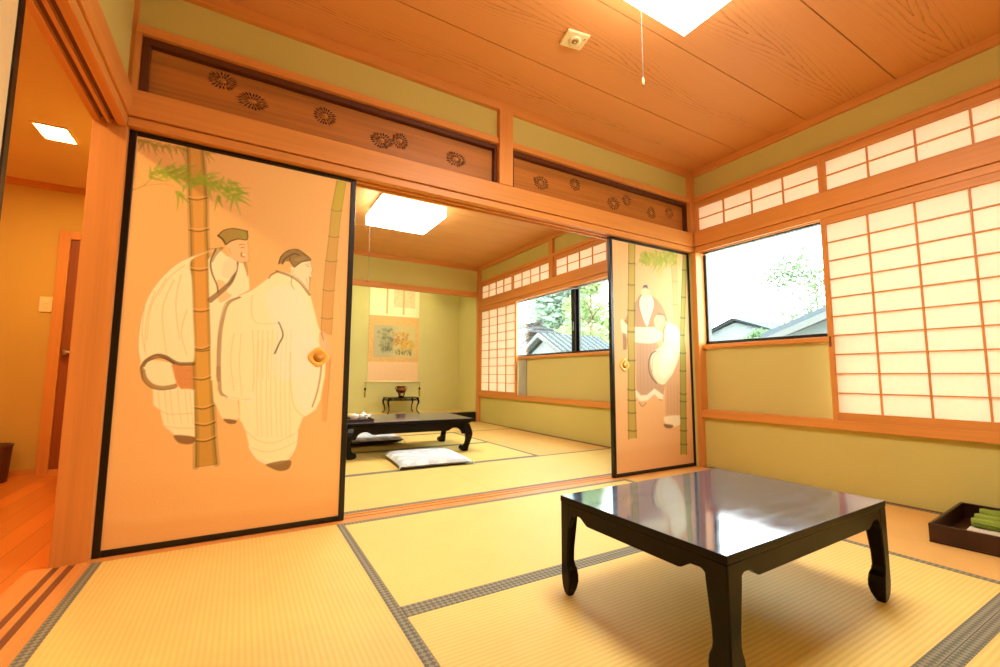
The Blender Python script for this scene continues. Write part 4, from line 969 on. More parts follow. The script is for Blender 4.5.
# ================================================================== CARVED TRANSOMS
def chrysanthemum(parent, x, z, w, h, yf, n, seed):
    rnd = random.Random(seed); rx, rz = w/2, h/2; mb = MB()
    def pt(r, t, y): return (x+r*rx*math.cos(t), y, z+r*rz*math.sin(t))
    for rings, (r0, r1, m_, off) in enumerate(((.52, 1.0, n, 0), (.24, .60, max(8, n*2//3), .5))):
        for k in range(m_):
            t = 2*PI*(k+off)/m_+rnd.uniform(-.06, .06); q1 = r1*rnd.uniform(.86, 1.02); dw = PI/m_*.62
            mb.mat(1)     # dark raised lens, painting the shade inside a cut beside the petal
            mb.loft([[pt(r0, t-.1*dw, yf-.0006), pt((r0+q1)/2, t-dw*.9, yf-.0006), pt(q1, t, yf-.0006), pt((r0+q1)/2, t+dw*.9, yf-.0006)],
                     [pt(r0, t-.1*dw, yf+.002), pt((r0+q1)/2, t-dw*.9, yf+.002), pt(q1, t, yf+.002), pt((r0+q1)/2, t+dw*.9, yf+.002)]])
            mb.mat(0); u = t+PI/m_; q2 = q1*.97
            mb.add([pt(r0*.9, u, yf), pt((r0+q2)/2, u-dw*.5, yf), pt(q2, u, yf), pt((r0+q2)/2, u+dw*.5, yf), pt((r0+q2)/2, u, yf-.007)], [(0, 1, 4), (1, 2, 4), (2, 3, 4), (3, 0, 4)])
    mb.mat(0); mb.add([pt(.22, 2*PI*i/12, yf) for i in range(12)]+[pt(.12, 2*PI*i/12, yf-.006) for i in range(12)]+[pt(0, 0, yf-.007)], [(i, (i+1) % 12, 12+(i+1) % 12, 12+i) for i in range(12)]+[(12+i, 12+(i+1) % 12, 24) for i in range(12)])
    mb.build('carved_flower', [M['petal'], M['slot_shade']], parent)
def transom(label, x0, x1, fl):
    xc = (x0+x1)/2; hw = (x1-x0)/2; t = thing('carved_transom_panel', label, 'transom panel', (xc, 2.42, 1.97), 0, 'carved transom panels'); h = .273; f = .030
    B(-hw, hw, -.035, .03, h-f, h).box(-hw, -hw+f, -.035, .03, 0, h-f).box(hw-f*.6, hw, -.035, .03, 0, h-f).box(-hw, hw, -.03, .03, 0, .010).build('frame', M['dark_frame'], t, .002)
    B(-hw+f, hw-f*.6, 0, .016, .010, h-f).build('carved_board', M['board'], t)
    for k, (x, z, w, hh, n) in enumerate(fl): chrysanthemum(t, x-xc, z-1.97, w, hh, 0, n, k+11)
transom('long carved wooden transom panel above the big painted door, left of the short post', -.466, 1.361, [(-.161, 2.160, .14, .095, 22), (-.029, 2.098, .155, .095, 24), (.310, 2.128, .125, .112, 22), (.618, 2.078, .15, .105, 22), (.725, 2.106, .112, .11, 20), (1.083, 2.088, .155, .105, 22)])
transom('long carved wooden transom panel between short post and room corner', 1.463, 3.272, [(1.737, 2.088, .15, .11, 20), (2.047, 2.145, .11, .105, 16), (2.432, 2.082, .15, .115, 18), (2.578, 2.137, .11, .105, 16), (2.862, 2.088, .118, .115, 16), (3.085, 2.133, .115, .108, 16)])

# ================================================================== PAPER SCREENS
def screen(name, label, cat, x, y0, y1, z0, z1, cols, rows, st, rb, rt, group, latch=None):
    """wooden lattice screen facing the room (-X); origin at its foot"""
    t = thing(name, label, cat, (x, (y0+y1)/2, z0), 0, group); hw = (y1-y0)/2; H = z1-z0
    for s in (-1, 1): B(-.014, .014, min(s*hw, s*(hw-st)), max(s*hw, s*(hw-st)), 0, H).build('stile', M['wz'], t, .002)
    B(-.014, .014, -hw+st, hw-st, 0, rb).build('bottom_rail', M['wy'], t, .002); B(-.014, .014, -hw+st, hw-st, H-rt, H).build('top_rail', M['wy'], t, .002)
    l = MB(); iw = hw-st; 
    for k in range(1, cols): yy = -iw+2*iw*k/cols; l.box(-.010, .004, yy-.004, yy+.004, rb, H-rt)
    for k in range(1, rows): zz = rb+(H-rt-rb)*k/rows; l.box(-.009, .004, -iw, iw, zz-.0035, zz+.0035)
    l.build('lattice', M['wz'], t)
    B(.004, .006, -iw, iw, rb, H-rt).build('paper', M['shoji'], t)
    if latch: B(-.0155, -.013, latch[0], latch[1], latch[2], latch[3]).build('finger_slot', M['groove'], t)
    return t
screen('shoji_screen', 'large paper lattice screen at the right edge, beside the near window', 'paper screen', 3.330, .442, 1.400, .464, 1.80, 4, 10, .030, .047, .046, 'paper lattice screens', (.460, .472, .47, .54))
screen('shoji_screen', 'small looking paper lattice screen in the inner room beside the alcove post', 'paper screen', 3.330, 5.24, 6.343, .464, 1.80, 4, 10, .035, .04, .03, 'paper lattice screens')
for y0, y1, lab in ((1.3805, 2.345, 'low transom screen above the open part of the near window'), (.414, 1.380, 'low transom screen above the large lattice screen of the near room'),
                    (5.372, 6.343, 'low transom screen in the inner room nearest the alcove'), (4.447, 5.362, 'low transom screen in the inner room beside the short post, on its alcove side'), (3.42, 4.358, 'low transom screen in the inner room on the near side of the short post'), (2.50, 3.416, 'low transom screen in the inner room hidden behind the narrow painted door')):
    screen('transom_screen', lab, 'paper screen', 3.345, y0, y1, 1.974, 2.250, 4, 2, .022, .018, .054, 'transom paper screens')
# ================================================================== NEAR BLACK TABLE
def apron_profile(L, z_top, d_mid, d_end, leg, r, run=.045):
    """outline (s, z) of a board between the legs: arched shoulders, a step, a deep middle"""
    h = L/2; p = [(-h, z_top), (h, z_top), (h, z_top-d_end-.05)]
    half = [(h-leg, z_top-d_end-.05)]
    for k in range(7): a = PI/2*k/6; half.append((h-leg-r+r*math.cos(a), z_top-d_end-.05+(.05)*math.sin(a) if False else z_top-d_end-r+r*math.sin(a)))
    half[0] = (h-leg+.014, z_top-d_end-.05)
    e = h-leg-r; half.append((e-run*.35, z_top-d_end-.001))
    for k in range(1, 8): u = k/7; half.append((e-run*.35-run*u, z_top-d_end-(d_mid-d_end)*(u*u*(3-2*u))))
    p += half+[(-x, z) for x, z in half[::-1]]+[(-h, z_top-d_end-.05)]
    return p
def near_table():
    t = thing('low_table', 'square black lacquered low table with straight legs in the near room', 'low table', (1.430, .955, .0008), math.radians(.9)); hx, hy, H = .452, .302, .324
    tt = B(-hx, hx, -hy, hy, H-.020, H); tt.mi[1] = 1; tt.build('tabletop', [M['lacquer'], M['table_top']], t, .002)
    ti = .0015
    for s in (-1, 1):
        MB().prism(apron_profile(2*(hx-ti)-.001, H-.0205, .050, .029, .053, .020), 'y', s*(hy-ti)-s*.018, s*(hy-ti)).build('apron', M['lacquer'], t, .0015)
        m = MB().prism(apron_profile(2*(hy-ti)-.001, H-.0205, .050, .029, .053, .020), 'x', s*(hx-ti)-s*.018, s*(hx-ti)); m.build('apron', M['lacquer'], t, .0015)
    prof = [(.3015, .056, 0), (.25, .053, 0), (.20, .048, 0), (.15, .043, 0), (.115, .042, 0), (.10, .045, 0), (.085, .051, 0), (.065, .054, 0), (.045, .053, .001), (.025, .046, .003), (.010, .036, .006), (0, .026, .010)]
    for sx in (-1, 1):
        for sy in (-1, 1):
            cx, cy = sx*(hx-ti+.001), sy*(hy-ti+.001); rings = []
            k_ = {(-1, -1): 1.12, (-1, 1): .80, (1, -1): .90, (1, 1): .90}[(sx, sy)]
            for z, w, o in prof:
                w *= k_
                a = (cx-sx*o, cy-sy*o); b = (a[0]-sx*w, a[1]-sy*w); c = .004
                q = [(a[0], a[1]+sy*-c), (a[0]-sx*c, a[1]), (b[0]+sx*c, a[1]), (b[0], a[1]-sy*c), (b[0], b[1]+sy*c), (b[0]+sx*c, b[1]), (a[0]-sx*c, b[1]), (a[0], b[1]+sy*c)]
                rings.append([(x, y, z) for x, y in q])
            MB().loft(rings).build('leg', M['lacquer'], t)
    return t
m_, nt_, out_ = new_mat('polished_table_top')
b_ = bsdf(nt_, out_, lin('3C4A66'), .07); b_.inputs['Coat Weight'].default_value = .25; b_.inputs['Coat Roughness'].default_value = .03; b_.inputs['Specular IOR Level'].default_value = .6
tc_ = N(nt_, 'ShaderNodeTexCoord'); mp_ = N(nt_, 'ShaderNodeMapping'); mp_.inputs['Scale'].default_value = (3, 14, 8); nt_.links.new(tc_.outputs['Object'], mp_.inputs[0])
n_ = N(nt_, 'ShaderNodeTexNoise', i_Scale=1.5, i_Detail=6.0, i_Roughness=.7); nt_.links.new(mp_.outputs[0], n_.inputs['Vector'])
r_ = ramp(nt_, [(.35, lin('303C52')), (.7, lin('4C5A74'))]); nt_.links.new(n_.outputs[0], r_.inputs[0]); nt_.links.new(r_.outputs[0], b_.inputs['Base Color'])  # blue in the base colour stands in for sky haze on black lacquer
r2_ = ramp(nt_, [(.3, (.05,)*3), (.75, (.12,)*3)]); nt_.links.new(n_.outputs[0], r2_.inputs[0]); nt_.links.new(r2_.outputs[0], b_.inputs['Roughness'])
M['table_top'] = m_
near_table()

# ================================================================== INNER TABLE (curved legs)
def inner_table():
    t = thing('low_table', 'long black lacquered low table with curved legs in the inner room', 'low table', (1.405, 4.350, .0008), math.radians(-3.5)); hx, hy, H = .607, .398, .318
    tt = B(-hx, hx, -hy, hy, H-.028, H); tt.mi[1] = 1; tt.build('tabletop', [M['lacquer'], M['table_top']], t, .008)
    B(-hx+.02, hx-.02, -hy+.02, hy-.02, H-.044, H-.028).build('moulding', M['lacquer'], t, .005)
    for s in (-1, 1):
        def prof(L):
            h = L/2-.02; P = [(-h, H-.044), (h, H-.044), (h, H-.15)]
            half = [(h-.056, H-.15), (h-.062, H-.132), (h-.074, H-.112), (h-.094, H-.096), (h-.12, H-.088), (h-.15, H-.088), (h-.172, H-.097), (h-.192, H-.110), (h-.22, H-.116), (h-.27, H-.112)]
            return P+half+[(-x, z) for x, z in half[::-1]]+[(-h, H-.15)]
        MB().prism(prof(2*hx-.06), 'y', s*(hy-.035)-s*.02, s*(hy-.035)).build('apron', M['lacquer'], t, .002)
        MB().prism(prof(2*hy-.06), 'x', s*(hx-.035)-s*.02, s*(hx-.035)).build('apron', M['lacquer'], t, .002)
    for sx in (-1, 1):
        for sy in (-1, 1):
            prof_ = [(.268, -.028, .075), (.235, -.016, .082), (.20, -.006, .080), (.165, -.002, .070), (.13, -.008, .060), (.10, -.016, .053), (.07, -.024, .052), (.045, -.030, .060), (.022, -.034, .066), (.006, -.037, .060), (0, -.040, .048)]
            rings = []
            for z, o, w in prof_:
                ax, ay = sx*(hx+o), sy*(hy+o); bx_, by_ = ax-sx*w, ay-sy*w; c = w*.2
                q = [(ax, ay-sy*c), (ax-sx*c, ay), (bx_+sx*c, ay), (bx_, ay-sy*c), (bx_, by_+sy*c), (bx_+sx*c, by_), (ax-sx*c, by_), (ax, by_+sy*c)]
                rings.append([(x, y, z) for x, y in q])
            l = MB().loft(rings)
            # scrolled toe turning inward along the long side
            cx, cy = sx*(hx-.094), sy*(hy-.068)
            l.loft([[(cx+.026*math.cos(2*PI*i/14), cy+yy, .030+.027*math.sin(2*PI*i/14)) for i in range(14)] for yy in (-.026, .026)])
            l.build('leg', M['lacquer'], t, 0, False)
inner_table()

# ================================================================== CUSHIONS
def cushion(label, x, y, rz, a, b, h, edge_m, sp):
    t = thing('floor_cushion', label, 'cushion', (x, y, 0), rz, 'floor cushions')
    n = 28; vs = []; fs = []; top = []
    def ht(u, v): return (max(0, (1-u**4))*max(0, (1-v**4)))**.38
    def edge(u, v): # slightly pinched sides, pointed corners
        return (a*u*(1-.035*(1-v*v)), b*v*(1-.035*(1-u*u)))
    mt, mbm = MB(), MB()
    for k, m in ((1, mt), (0, mbm)):
        P = []
        for i in range(n+1):
            for j in range(n+1):
                u, v = -1+2*i/n, -1+2*j/n; xx, yy = edge(u, v); q = ht(u, v)
                dim = .0015*math.exp(-((u*u+v*v)*18))
                z = h*sp+(h*(1-sp)*q-dim if k else -h*sp*q)
                P.append((xx, yy, max(z, .0)))
        m.add(P, [(i*(n+1)+j, (i+1)*(n+1)+j, (i+1)*(n+1)+j+1, i*(n+1)+j+1) for i in range(n) for j in range(n)])
    mt.build('printed_top', M['cushion'], t, 0, True); mbm.build('underside', edge_m, t, 0, True)
    for sx in (-1, 1):
        for sy in (-1, 1):
            MB().tube([(sx*a*.97, sy*b*.97, h*.42), (sx*(a+.004), sy*(b+.004), h*.32), (sx*(a+.010), sy*(b+.010), h*.14)], [.004, .005, .005], 6).build('corner_tassel', M['cushion'], t)
cushion('pale blue grey floor cushion lying in front of the inner table', 1.415, 3.705, math.radians(-4), .305, .335, .066, M['cushion_edge'], .42)
cushion('pale floor cushion half hidden under the far side of the inner table', 1.25, 5.02, math.radians(-3), .31, .33, .085, M['cushion_side'], .60)

# ================================================================== TEA THINGS ON THE INNER TABLE
TZ = .318
t = thing('tea_tray', 'dark tray of white tea things on the inner table', 'tray', (.86, 4.175, TZ), math.radians(-3.5))
B(-.19, .19, -.13, .13, 0, .008).build('tray_base', M['lacquer_red'], t, .002)
mb = MB()
for a_ in ((-.19, .19, -.13, -.122), (-.19, .19, .122, .13), (-.19, -.182, -.122, .122), (.182, .19, -.122, .122)): mb.box(*a_, .008, .026)
mb.build('tray_rim', M['lacquer_red'], t, .001)
t = thing('teapot', 'white china teapot at the right end of the dark tray', 'teapot', (.975, 4.165, TZ+.008), math.radians(10))
MB().lathe([(.022, 0), (.034, .006), (.046, .022), (.048, .034), (.040, .050), (.026, .058), (.024, .060)], 0, 0, 24).build('body', M['white'], t, 0, True)
l_ = MB().lathe([(.027, .0585), (.024, .064), (.010, .070), (.006, .073)], 0, 0, 20).build('lid', M['white'], t, 0, True)
MB().lathe([(.004, .072), (.009, .078), (.007, .086), (.001, .088)], 0, 0, 12).build('lid_knob', M['white'], l_, 0, True)
MB().tube([(.040, 0, .026), (.062, 0, .036), (.076, 0, .054)], [.011, .008, .006], 10).build('spout', M['white'], t, 0, True)
MB().tube([(0, -.044, .042), (0, -.075, .046), (0, -.105, .052)], [.009, .009, .011], 10).build('handle', M['white'], t, 0, True)
def cup(label, x, y):
    c = thing('tea_cup', label, 'cup', (x, y, TZ+.008), 0, 'white tea cups')
    MB().lathe([(.020, 0), (.020, .006), (.034, .018), (.040, .042), (.041, .050), (.037, .049), (.034, .030), (.018, .012), (.001, .010)], 0, 0, 24, False).build('cup_bowl', M['white'], c, 0, True)
    MB().lathe([(.0415, .050), (.043, .053), (.030, .060), (.012, .064), (.012, .070), (.001, .070)], 0, 0, 20).build('cup_lid', M['white'], c, 0, True)
cup('white lidded tea cup nearest the teapot', .885, 4.12); cup('white lidded tea cup at the left rear of the tray', .80, 4.215); cup('white lidded tea cup at the left front of the tray', .775, 4.115)

# ================================================================== HANGING SCROLL
YW = 7.088
t = thing('hanging_scroll', 'hanging scroll with an autumn landscape on the alcove wall', 'scroll', (2.118, YW, .62)); z0 = .62
def sheet(a, b, c, d, name, m, dy, th=.002): return B(a-2.118, b-2.118, -dy-th, -dy, c-z0, d-z0).build(name, m, t)
sheet(1.703, 2.533, .645, .955, 'lower_silk', M['peach_silk'], .006)
sheet(1.703, 2.533, .955, 1.705, 'brocade_surround', M['gilt_silk'], .006)
sheet(1.703, 2.533, 1.705, 2.38, 'upper_silk', M['pale_silk'], .006)
sheet(2.09, 2.46, 1.86, 2.28, 'glare_patch', plain('glare_patch', 'EFCB98', .8, noise=.12, nscale=25), .0085, .001)  # faint rose sheet painted for glare lying over the silk
for x in (1.985, 2.262): sheet(x-.016, x+.016, 1.74, 2.36, 'hanging_ribbon', M['ribbon'], .009, .001)
MB().tube([(-.455, -.014, .012), (.455, -.014, .012)], .017, 14).build('roller', M['rod'], t, 0, True)
MB().tube([(-.42, -.008, 1.762), (.42, -.008, 1.762)], .008, 8).build('top_bar', M['rod'], t)
# small ink-and-colour landscape
c = Canvas(.695, .525, .008, 'C9C089'); rr = random.Random(3)
c.poly('B7B58C', .6, 60, 1, [(0, 0), (0, 525), (300, 525), (260, 0)]); c.poly('DCCB80', .6, 60, 1, [(350, 0), (695, 0), (695, 525), (420, 525)])
for k in range(60):
    x, y = rr.uniform(60, 300), rr.uniform(90, 440); c.poly(['8C9468', '77835C', '9AA074', '6E7450'][k % 4], .4, 10, 1, [(x, y), (x+35, y+10), (x+25, y+40), (x-15, y+30)])
for k in range(70):
    x, y = rr.uniform(300, 560), rr.uniform(170, 400); c.poly(['C98A3C', 'D9A63C', 'B9743C', 'D9B84A', 'C26E44'][k % 5], .45, 8, 1, [(x, y), (x+30, y+6), (x+26, y+34), (x-8, y+28)])
for k in range(40):
    x, y = rr.uniform(430, 660), rr.uniform(110, 270); c.poly(['E2B838', 'D8A530', 'CFA040'][k % 3], .5, 8, 1, [(x, y), (x+34, y), (x+30, y+30), (x, y+34)])
for k in range(34):
    x = rr.uniform(330, 640); y = rr.uniform(30, 120); c.stroke('4A4A34', .7, 14, 4, [(x, y), (x+rr.uniform(-30, 30), y+rr.uniform(10, 60))])
for k in range(20):
    x = rr.uniform(120, 330); c.stroke('5C6448', .5, 9, 3, [(x, rr.uniform(60, 140)), (x+rr.uniform(-20, 20), rr.uniform(260, 480))])
c.mesh('landscape_painting', .001, t, (1.782-2.118, -.0105, 1.028-z0))
for x, lab in ((1.672, 'tasselled scroll weight hanging from the left end of the roller'), (2.566, 'tasselled scroll weight hanging from the right end of the roller')):
    w = thing('scroll_weight', lab, 'scroll weight', (x, YW-.018, .39), 0, 'scroll weights')
    MB().tube([(0, 0, .24), (0, 0, .15)], .003, 6).build('cord', M['tassel_gold'], w)
    MB().lathe([(.004, .15), (.014, .144), (.016, .125), (.010, .108), (.004, .104)], 0, 0, 12).build('weight_body', M['tassel'], w, 0, True)
    MB().lathe([(.005, .105), (.012, .09), (.013, .02), (.009, .0)], 0, 0, 10).build('tassel', M['tassel_gold'], w, 0, True)

# ================================================================== ALCOVE STAND AND CENSER
FZ = .150
t = thing('display_stand', 'small black stand with thin curved legs under the scroll', 'stand', (2.165, 6.80, FZ), math.radians(-2)); hx, hy, H = .245, .165, .245
B(-hx, hx, -hy, hy, H-.014, H).build('stand_top', M['lacquer'], t, .004)
mb = B(-hx+.02, hx-.02, -hy+.012, -hy+.02, H-.050, H-.036).box(-hx+.02, hx-.02, hy-.02, hy-.012, H-.050, H-.036).box(-hx+.012, -hx+.02, -hy+.02, hy-.02, H-.05, H-.036).box(hx-.02, hx-.012, -hy+.02, hy-.02, H-.05, H-.036)
for k in range(6):
    x = -hx+.05+k*(2*hx-.1)/5
    for yy in (-hy+.016, hy-.016): mb.tube([(x-.022, yy, H-.014), (x-.006, yy, H-.034), (x+.016, yy, H-.014)], .004, 6)
mb.build('openwork_rail', M['lacquer'], t)
for sx in (-1, 1):
    for sy in (-1, 1):
        P = [(sx*(hx-.022), sy*(hy-.022), H-.01), (sx*(hx-.010), sy*(hy-.010), H-.045), (sx*(hx-.006), sy*(hy-.006), H-.08), (sx*(hx-.024), sy*(hy-.024), .11), (sx*(hx-.030), sy*(hy-.030), .05), (sx*(hx-.018), sy*(hy-.018), .02), (sx*(hx+.002), sy*(hy+.002), .006)]
        MB().tube(P, [.016, .018, .015, .009, .007, .008, .010], 8).build('leg', M['lacquer'], t, 0, True)
t = thing('incense_burner', 'round bronze incense burner on the black alcove stand', 'incense burner', (2.165, 6.80, FZ+H), 0)
MB().lathe([(.030, .062), (.062, .074), (.082, .100), (.084, .122), (.070, .142), (.060, .150), (.072, .164), (.078, .172), (.072, .174), (.056, .152), (.060, .120), (.030, .08), (.001, .078)], 0, 0, 32, False).build('bowl', M['bronze'], t, 0, True)
MB().lathe([(.045, 0), (.045, .010), (.034, .016), (.030, .020)], 0, 0, 24).build('base', M['lacquer'], t, 0, True)
for k in range(3):
    a_ = 2*PI*k/3+PI/2; cs, sn = math.cos(a_), math.sin(a_)
    MB().tube([(.050*cs, .050*sn, .080), (.052*cs, .052*sn, .050), (.036*cs, .036*sn, .014)], [.014, .010, .009], 8).build('foot', M['bronze'], t, 0, True)
for s in (-1, 1): MB().tube([(s*.078, 0, .128), (s*.098, 0, .135), (s*.096, 0, .155), (s*.074, 0, .160)], .006, 8).build('ear_handle', M['bronze'], t, 0, True)

# ================================================================== CEILING LAMPS
def ceiling_lamp(label, x, y, cord, ze):
    t = thing('ceiling_lamp', label, 'ceiling lamp', (x, y, 2.34), 0, 'square ceiling lamps'); h = .325
    lb = B(-h, h, -h, h, 0, .108); lb.mi = [0, 1, 1, 1, 1, 1]; lb.build('diffuser', [M['lamp'], M['lamp_side']], t, .004)
    for sx in (-1, 1):
        for sy in (-1, 1): B(min(sx*h, sx*(h+.0025)), max(sx*h, sx*(h+.0025)), min(sy*h, sy*(h+.0025)), max(sy*h, sy*(h+.0025)), -.001, .109).build('corner_bead', M['lamp_line'], t)
    B(-.30, .30, -.30, .30, .109, .19).build('ceiling_base', M['lamp_wood'], t, .003)
    cx, cy = cord; p = MB().tube([(cx, cy, .002), (cx, cy, ze-2.34)], .0013, 6).build('pull_cord', M['cord'], t)
    MB().lathe([(.002, ze-2.34+.004), (.005, ze-2.34-.002), (.007, ze-2.34-.026), (.004, ze-2.34-.036)], cx, cy, 10).build('cord_knob', M['knob'], p, 0, True)
ceiling_lamp('square glowing ceiling lamp at the top of the near room', 1.396, .909, (-.005, .29), 1.985)
ceiling_lamp('square glowing ceiling lamp in the inner room', 1.377, 4.345, (-.295, .26), 1.74)

# ================================================================== CEILING ALARM
t = thing('fire_alarm', 'square ivory fire alarm on the near room ceiling', 'fire alarm', (1.435, 1.686, CEIL), math.radians(-10))
B(-.066, .066, -.056, .056, -.014, 0).build('housing', M['ivory'], t, .008)
g_ = MB().lathe([(.034, -.013), (.033, -.018), (.022, -.022), (.019, -.017), (.006, -.017), (.005, -.023), (.001, -.024)], 0, 0, 24, False).build('sensor_dome', M['ivory'], t, 0, True)
mb = MB()
for k in range(5): mb.box(-.012, .012, -.010+k*.0045, -.0085+k*.0045, -.0225, -.017)
mb.build('sensor_grille', M['ivory_dark'], g_)
MB().box(.040, .052, -.030, -.026, -.0148, -.0138).box(.040, .048, -.022, -.019, -.0148, -.0138).build('marking', M['ivory_dark'], t)

# ================================================================== LACQUER BOX WITH TOWELS
ta = thing('lacquer_box', 'shallow dark red lacquer box on the mat below the near window wall', 'box', (3.034, .588, .0008), math.radians(4)); hx, hy, H = .304, .235, .082
B(-hx, hx, -hy, hy, 0, .008).build('box_base', M['lacquer_red'], ta)
for s in (-1, 1):
    B(min(s*hx, s*(hx-.013)), max(s*hx, s*(hx-.013)), -hy, hy, .008, H).build('box_side', M['lacquer_red'], ta, .003)
    B(-hx+.013, hx-.013, min(s*hy, s*(hy-.013)), max(s*hy, s*(hy-.013)), .008, H).build('box_side', M['lacquer_red'], ta, .003)
m_ = thing('woven_liner', 'white woven liner lying in the lacquer box', 'liner', (3.085, .575, .0093), math.radians(4))
mb = MB(); rr = random.Random(2)
mb.box(-.20, .20, -.155, .155, 0, .036)
for k in range(26):
    x = -.195+k*.0156; mb.tube([(x, -.155, .037), (x, .155, .037)], .0075, 6)
mb.build('woven_mat', M['mat_white'], m_)
def towel(label, x, y, z, rz):
    t = thing('rolled_towel', label, 'towel', (x, y, z), rz, 'green rolled towels')
    rr = random.Random(int(x*1000)); n = 14; rings = []
    for k in range(15):
        v = -.115+.23*k/14; r0 = .0225*(1+.05*math.sin(k*2.1))*(.86 if k in (0, 14) else 1)
        rings.append([(v, r0*(1+.05*math.cos(3*q+k*.2))*math.cos(q)*1.05, .0225+r0*.95*math.sin(q)) for q in [2*PI*i/n for i in range(n)]])
    MB().loft(rings).build('towel_roll', M['towel'], t, 0, True)
    MB().tube([(-.10, -.0225, .026), (.0, -.0235, .024), (.10, -.0225, .027)], .004, 6).build('loose_hem', M['towel'], t, 0, True)
towel('green rolled towel deepest in the box, nearest the wall', 3.190, .625, .053, math.radians(-84)); towel('middle green rolled towel in the lacquer box', 3.055, .612, .053, math.radians(-85)); towel('green rolled towel nearest the front edge of the box', 2.955, .600, .053, math.radians(-83))

# ================================================================== CORRIDOR THINGS
t = thing('waste_bin', 'brown round waste bin against the corridor end wall', 'bin', (-1.475, 4.36, -.002))
MB().lathe([(.112, 0), (.115, .004), (.126, .235), (.128, .250), (.122, .250), (.118, .235), (.106, .012), (.001, .010)], 0, 0, 32, False).build('body', M['bin'], t, 0, True)
MB().lathe([(.126, .238), (.131, .242), (.131, .252), (.124, .254), (.122, .248)], 0, 0, 32, False).build('rim', M['bin'], t, 0, True)
t = thing('light_switch', 'ivory two rocker switch on the corridor end wall', 'switch', (-1.315, 4.57, 1.20))
B(-.036, .036, -.008, 0, 0, .116).build('plate', M['ivory'], t, .003)
for a_, b_ in ((.030, .055), (.062, .087)): B(-.014, .014, -.012, -.007, a_, b_).build('rocker', M['ivory'], t, .002)
t = thing('downlight', 'square glowing downlight in the corridor ceiling', 'downlight', (-1.055, 3.545, 2.19))
B(-.060, .060, -.085, .085, -.006, 0).build('light_panel', M['downlight'], t); mb = MB()
for a_ in ((-.082, .082, .095, .105), (-.082, .082, -.105, -.095), (-.082, -.072, -.095, .095), (.072, .082, -.095, .095)): mb.box(*a_, -.009, 0)
mb.build('trim_ring', M['ivory'], t)
t = thing('downlight', 'added unseen downlight nearer the viewer, brightening the corridor', 'downlight', (-1.25, 1.6, 2.19))  # extra lamp added out of view for its light in the corridor
B(-.072, .072, -.095, .095, -.006, 0).build('light_panel', M['downlight'], t); mb = MB()  # glowing panel of the added unseen downlight
for a_ in ((-.082, .082, .095, .105), (-.082, .082, -.105, -.095), (-.082, -.072, -.095, .095), (.072, .082, -.095, .095)): mb.box(*a_, -.009, 0)
mb.build('trim_ring', M['ivory'], t)  # ring of the added unseen downlight
t = thing('alcove_lamp', 'tube lamp behind the alcove beam', 'lamp', (2.0, 6.531, 2.16))
MB().tube([(-.6, 0, 0), (.6, 0, 0)], .014, 12).build('tube', M['tube'], t, 0, True); B(-.62, .62, -.03, .03, .016, .05).build('batten', M['white'], t)
t = thing('wall_socket', 'small outlet plate low on the inner room wall', 'socket', (3.339, 3.44, .14)); B(-.006, 0, -.035, .035, 0, .11).build('plate', M['wall'], t, .002)
bpy.data.objects.remove(t.children[0]); bpy.data.objects.remove(t)

# ================================================================== OUTSIDE
struct('ground_outside', B(3.6, 90, -30, 90, -.7, -.6), M['ground'], 'pale garden ground outside', 'ground')
def gable(mb, x0, x1, yc, hw, ze, zr, th=.12):
    """roof with its ridge along x"""
    for s in (-1, 1): mb.prism([(yc, zr), (yc+s*hw, ze), (yc+s*hw, ze+th), (yc, zr+th)], 'x', x0, x1)
# grey-roofed house right of the near window
t = thing('neighbour_house', 'grey tiled house with a white gable outside the near window', 'house', (10, 3.0, -.6))
mb = MB(); gable(mb, -.5, 5, 0, 2.25, 2.13, 2.94); mb.build('roof', M['roof'], t); mb = MB(); mb.box(-.45, 5, -.14, .14, 2.95, 3.19); mb.build('ridge_cap', M['roof'], t, .03)
MB().prism([(-2.0, 0), (2.0, 0), (2.0, 2.2), (0, 2.9), (-2.0, 2.2)], 'x', 0, 4.6).build('walls', M['houseplaster'], t)
for s in (-1, 1): MB().prism([(0, 2.94), (s*2.3, 2.10), (s*2.3, 1.97), (0, 2.80)], 'x', -.56, -.46).build('barge_board', M['housewood'], t)
t = thing('distant_house', 'far low roof at the left of the near window view', 'house', (22, 13.6, -.6))
mb = MB(); gable(mb, 0, 4, 0, 2.6, 3.3, 4.3); mb.build('roof', M['roof'], t); MB().prism([(-2.1, 0), (2.1, 0), (2.1, 3.5), (0, 4.2), (-2.1, 3.5)], 'x', .3, 3.8).build('walls', M['houseplaster'], t)
# temple-like house seen through the inner window
t = thing('tiled_house', 'grey tiled house with stepped gables outside the inner window', 'house', (12, 18, -.6))
def hip(mb, x0, x1, y0, y1, ze, rx, ry0, ry1, zr, th=.14):
    vs = [(x0, y0, ze), (x1, y0, ze), (x1, y1, ze), (x0, y1, ze), (rx, ry0, zr), (rx, ry1, zr)]
    vs += [(a, b, c-th) for a, b, c in vs]
    mb.add(vs, [(0, 1, 4), (1, 2, 5, 4), (2, 3, 5), (3, 0, 4, 5), (6, 10, 7), (7, 10, 11, 8), (8, 11, 9), (9, 11, 10, 6), (0, 6, 7, 1), (1, 7, 8, 2), (2, 8, 9, 3), (3, 9, 6, 0)])
mb = MB(); hip(mb, -2.0, 1.0, -2.2, 5.5, 2.35, -.1, -1.1, 4.2, 3.70); mb.build('main_roof', M['roof_y'], t)
mb = MB(); hip(mb, -1.0, 1.0, -1.7, 4.8, 3.30, .1, -1.0, 4.0, 3.78); mb.build('upper_roof', M['roof_y'], t)
MB().box(-.04, .24, -1.0, 4.1, 3.74, 3.90).tube([(.1, -.95, 3.84), (.1, -1.15, 3.90), (.1, -1.25, 4.02)], [.15, .12, .04], 8).build('ridge_cap', M['roof'], t)
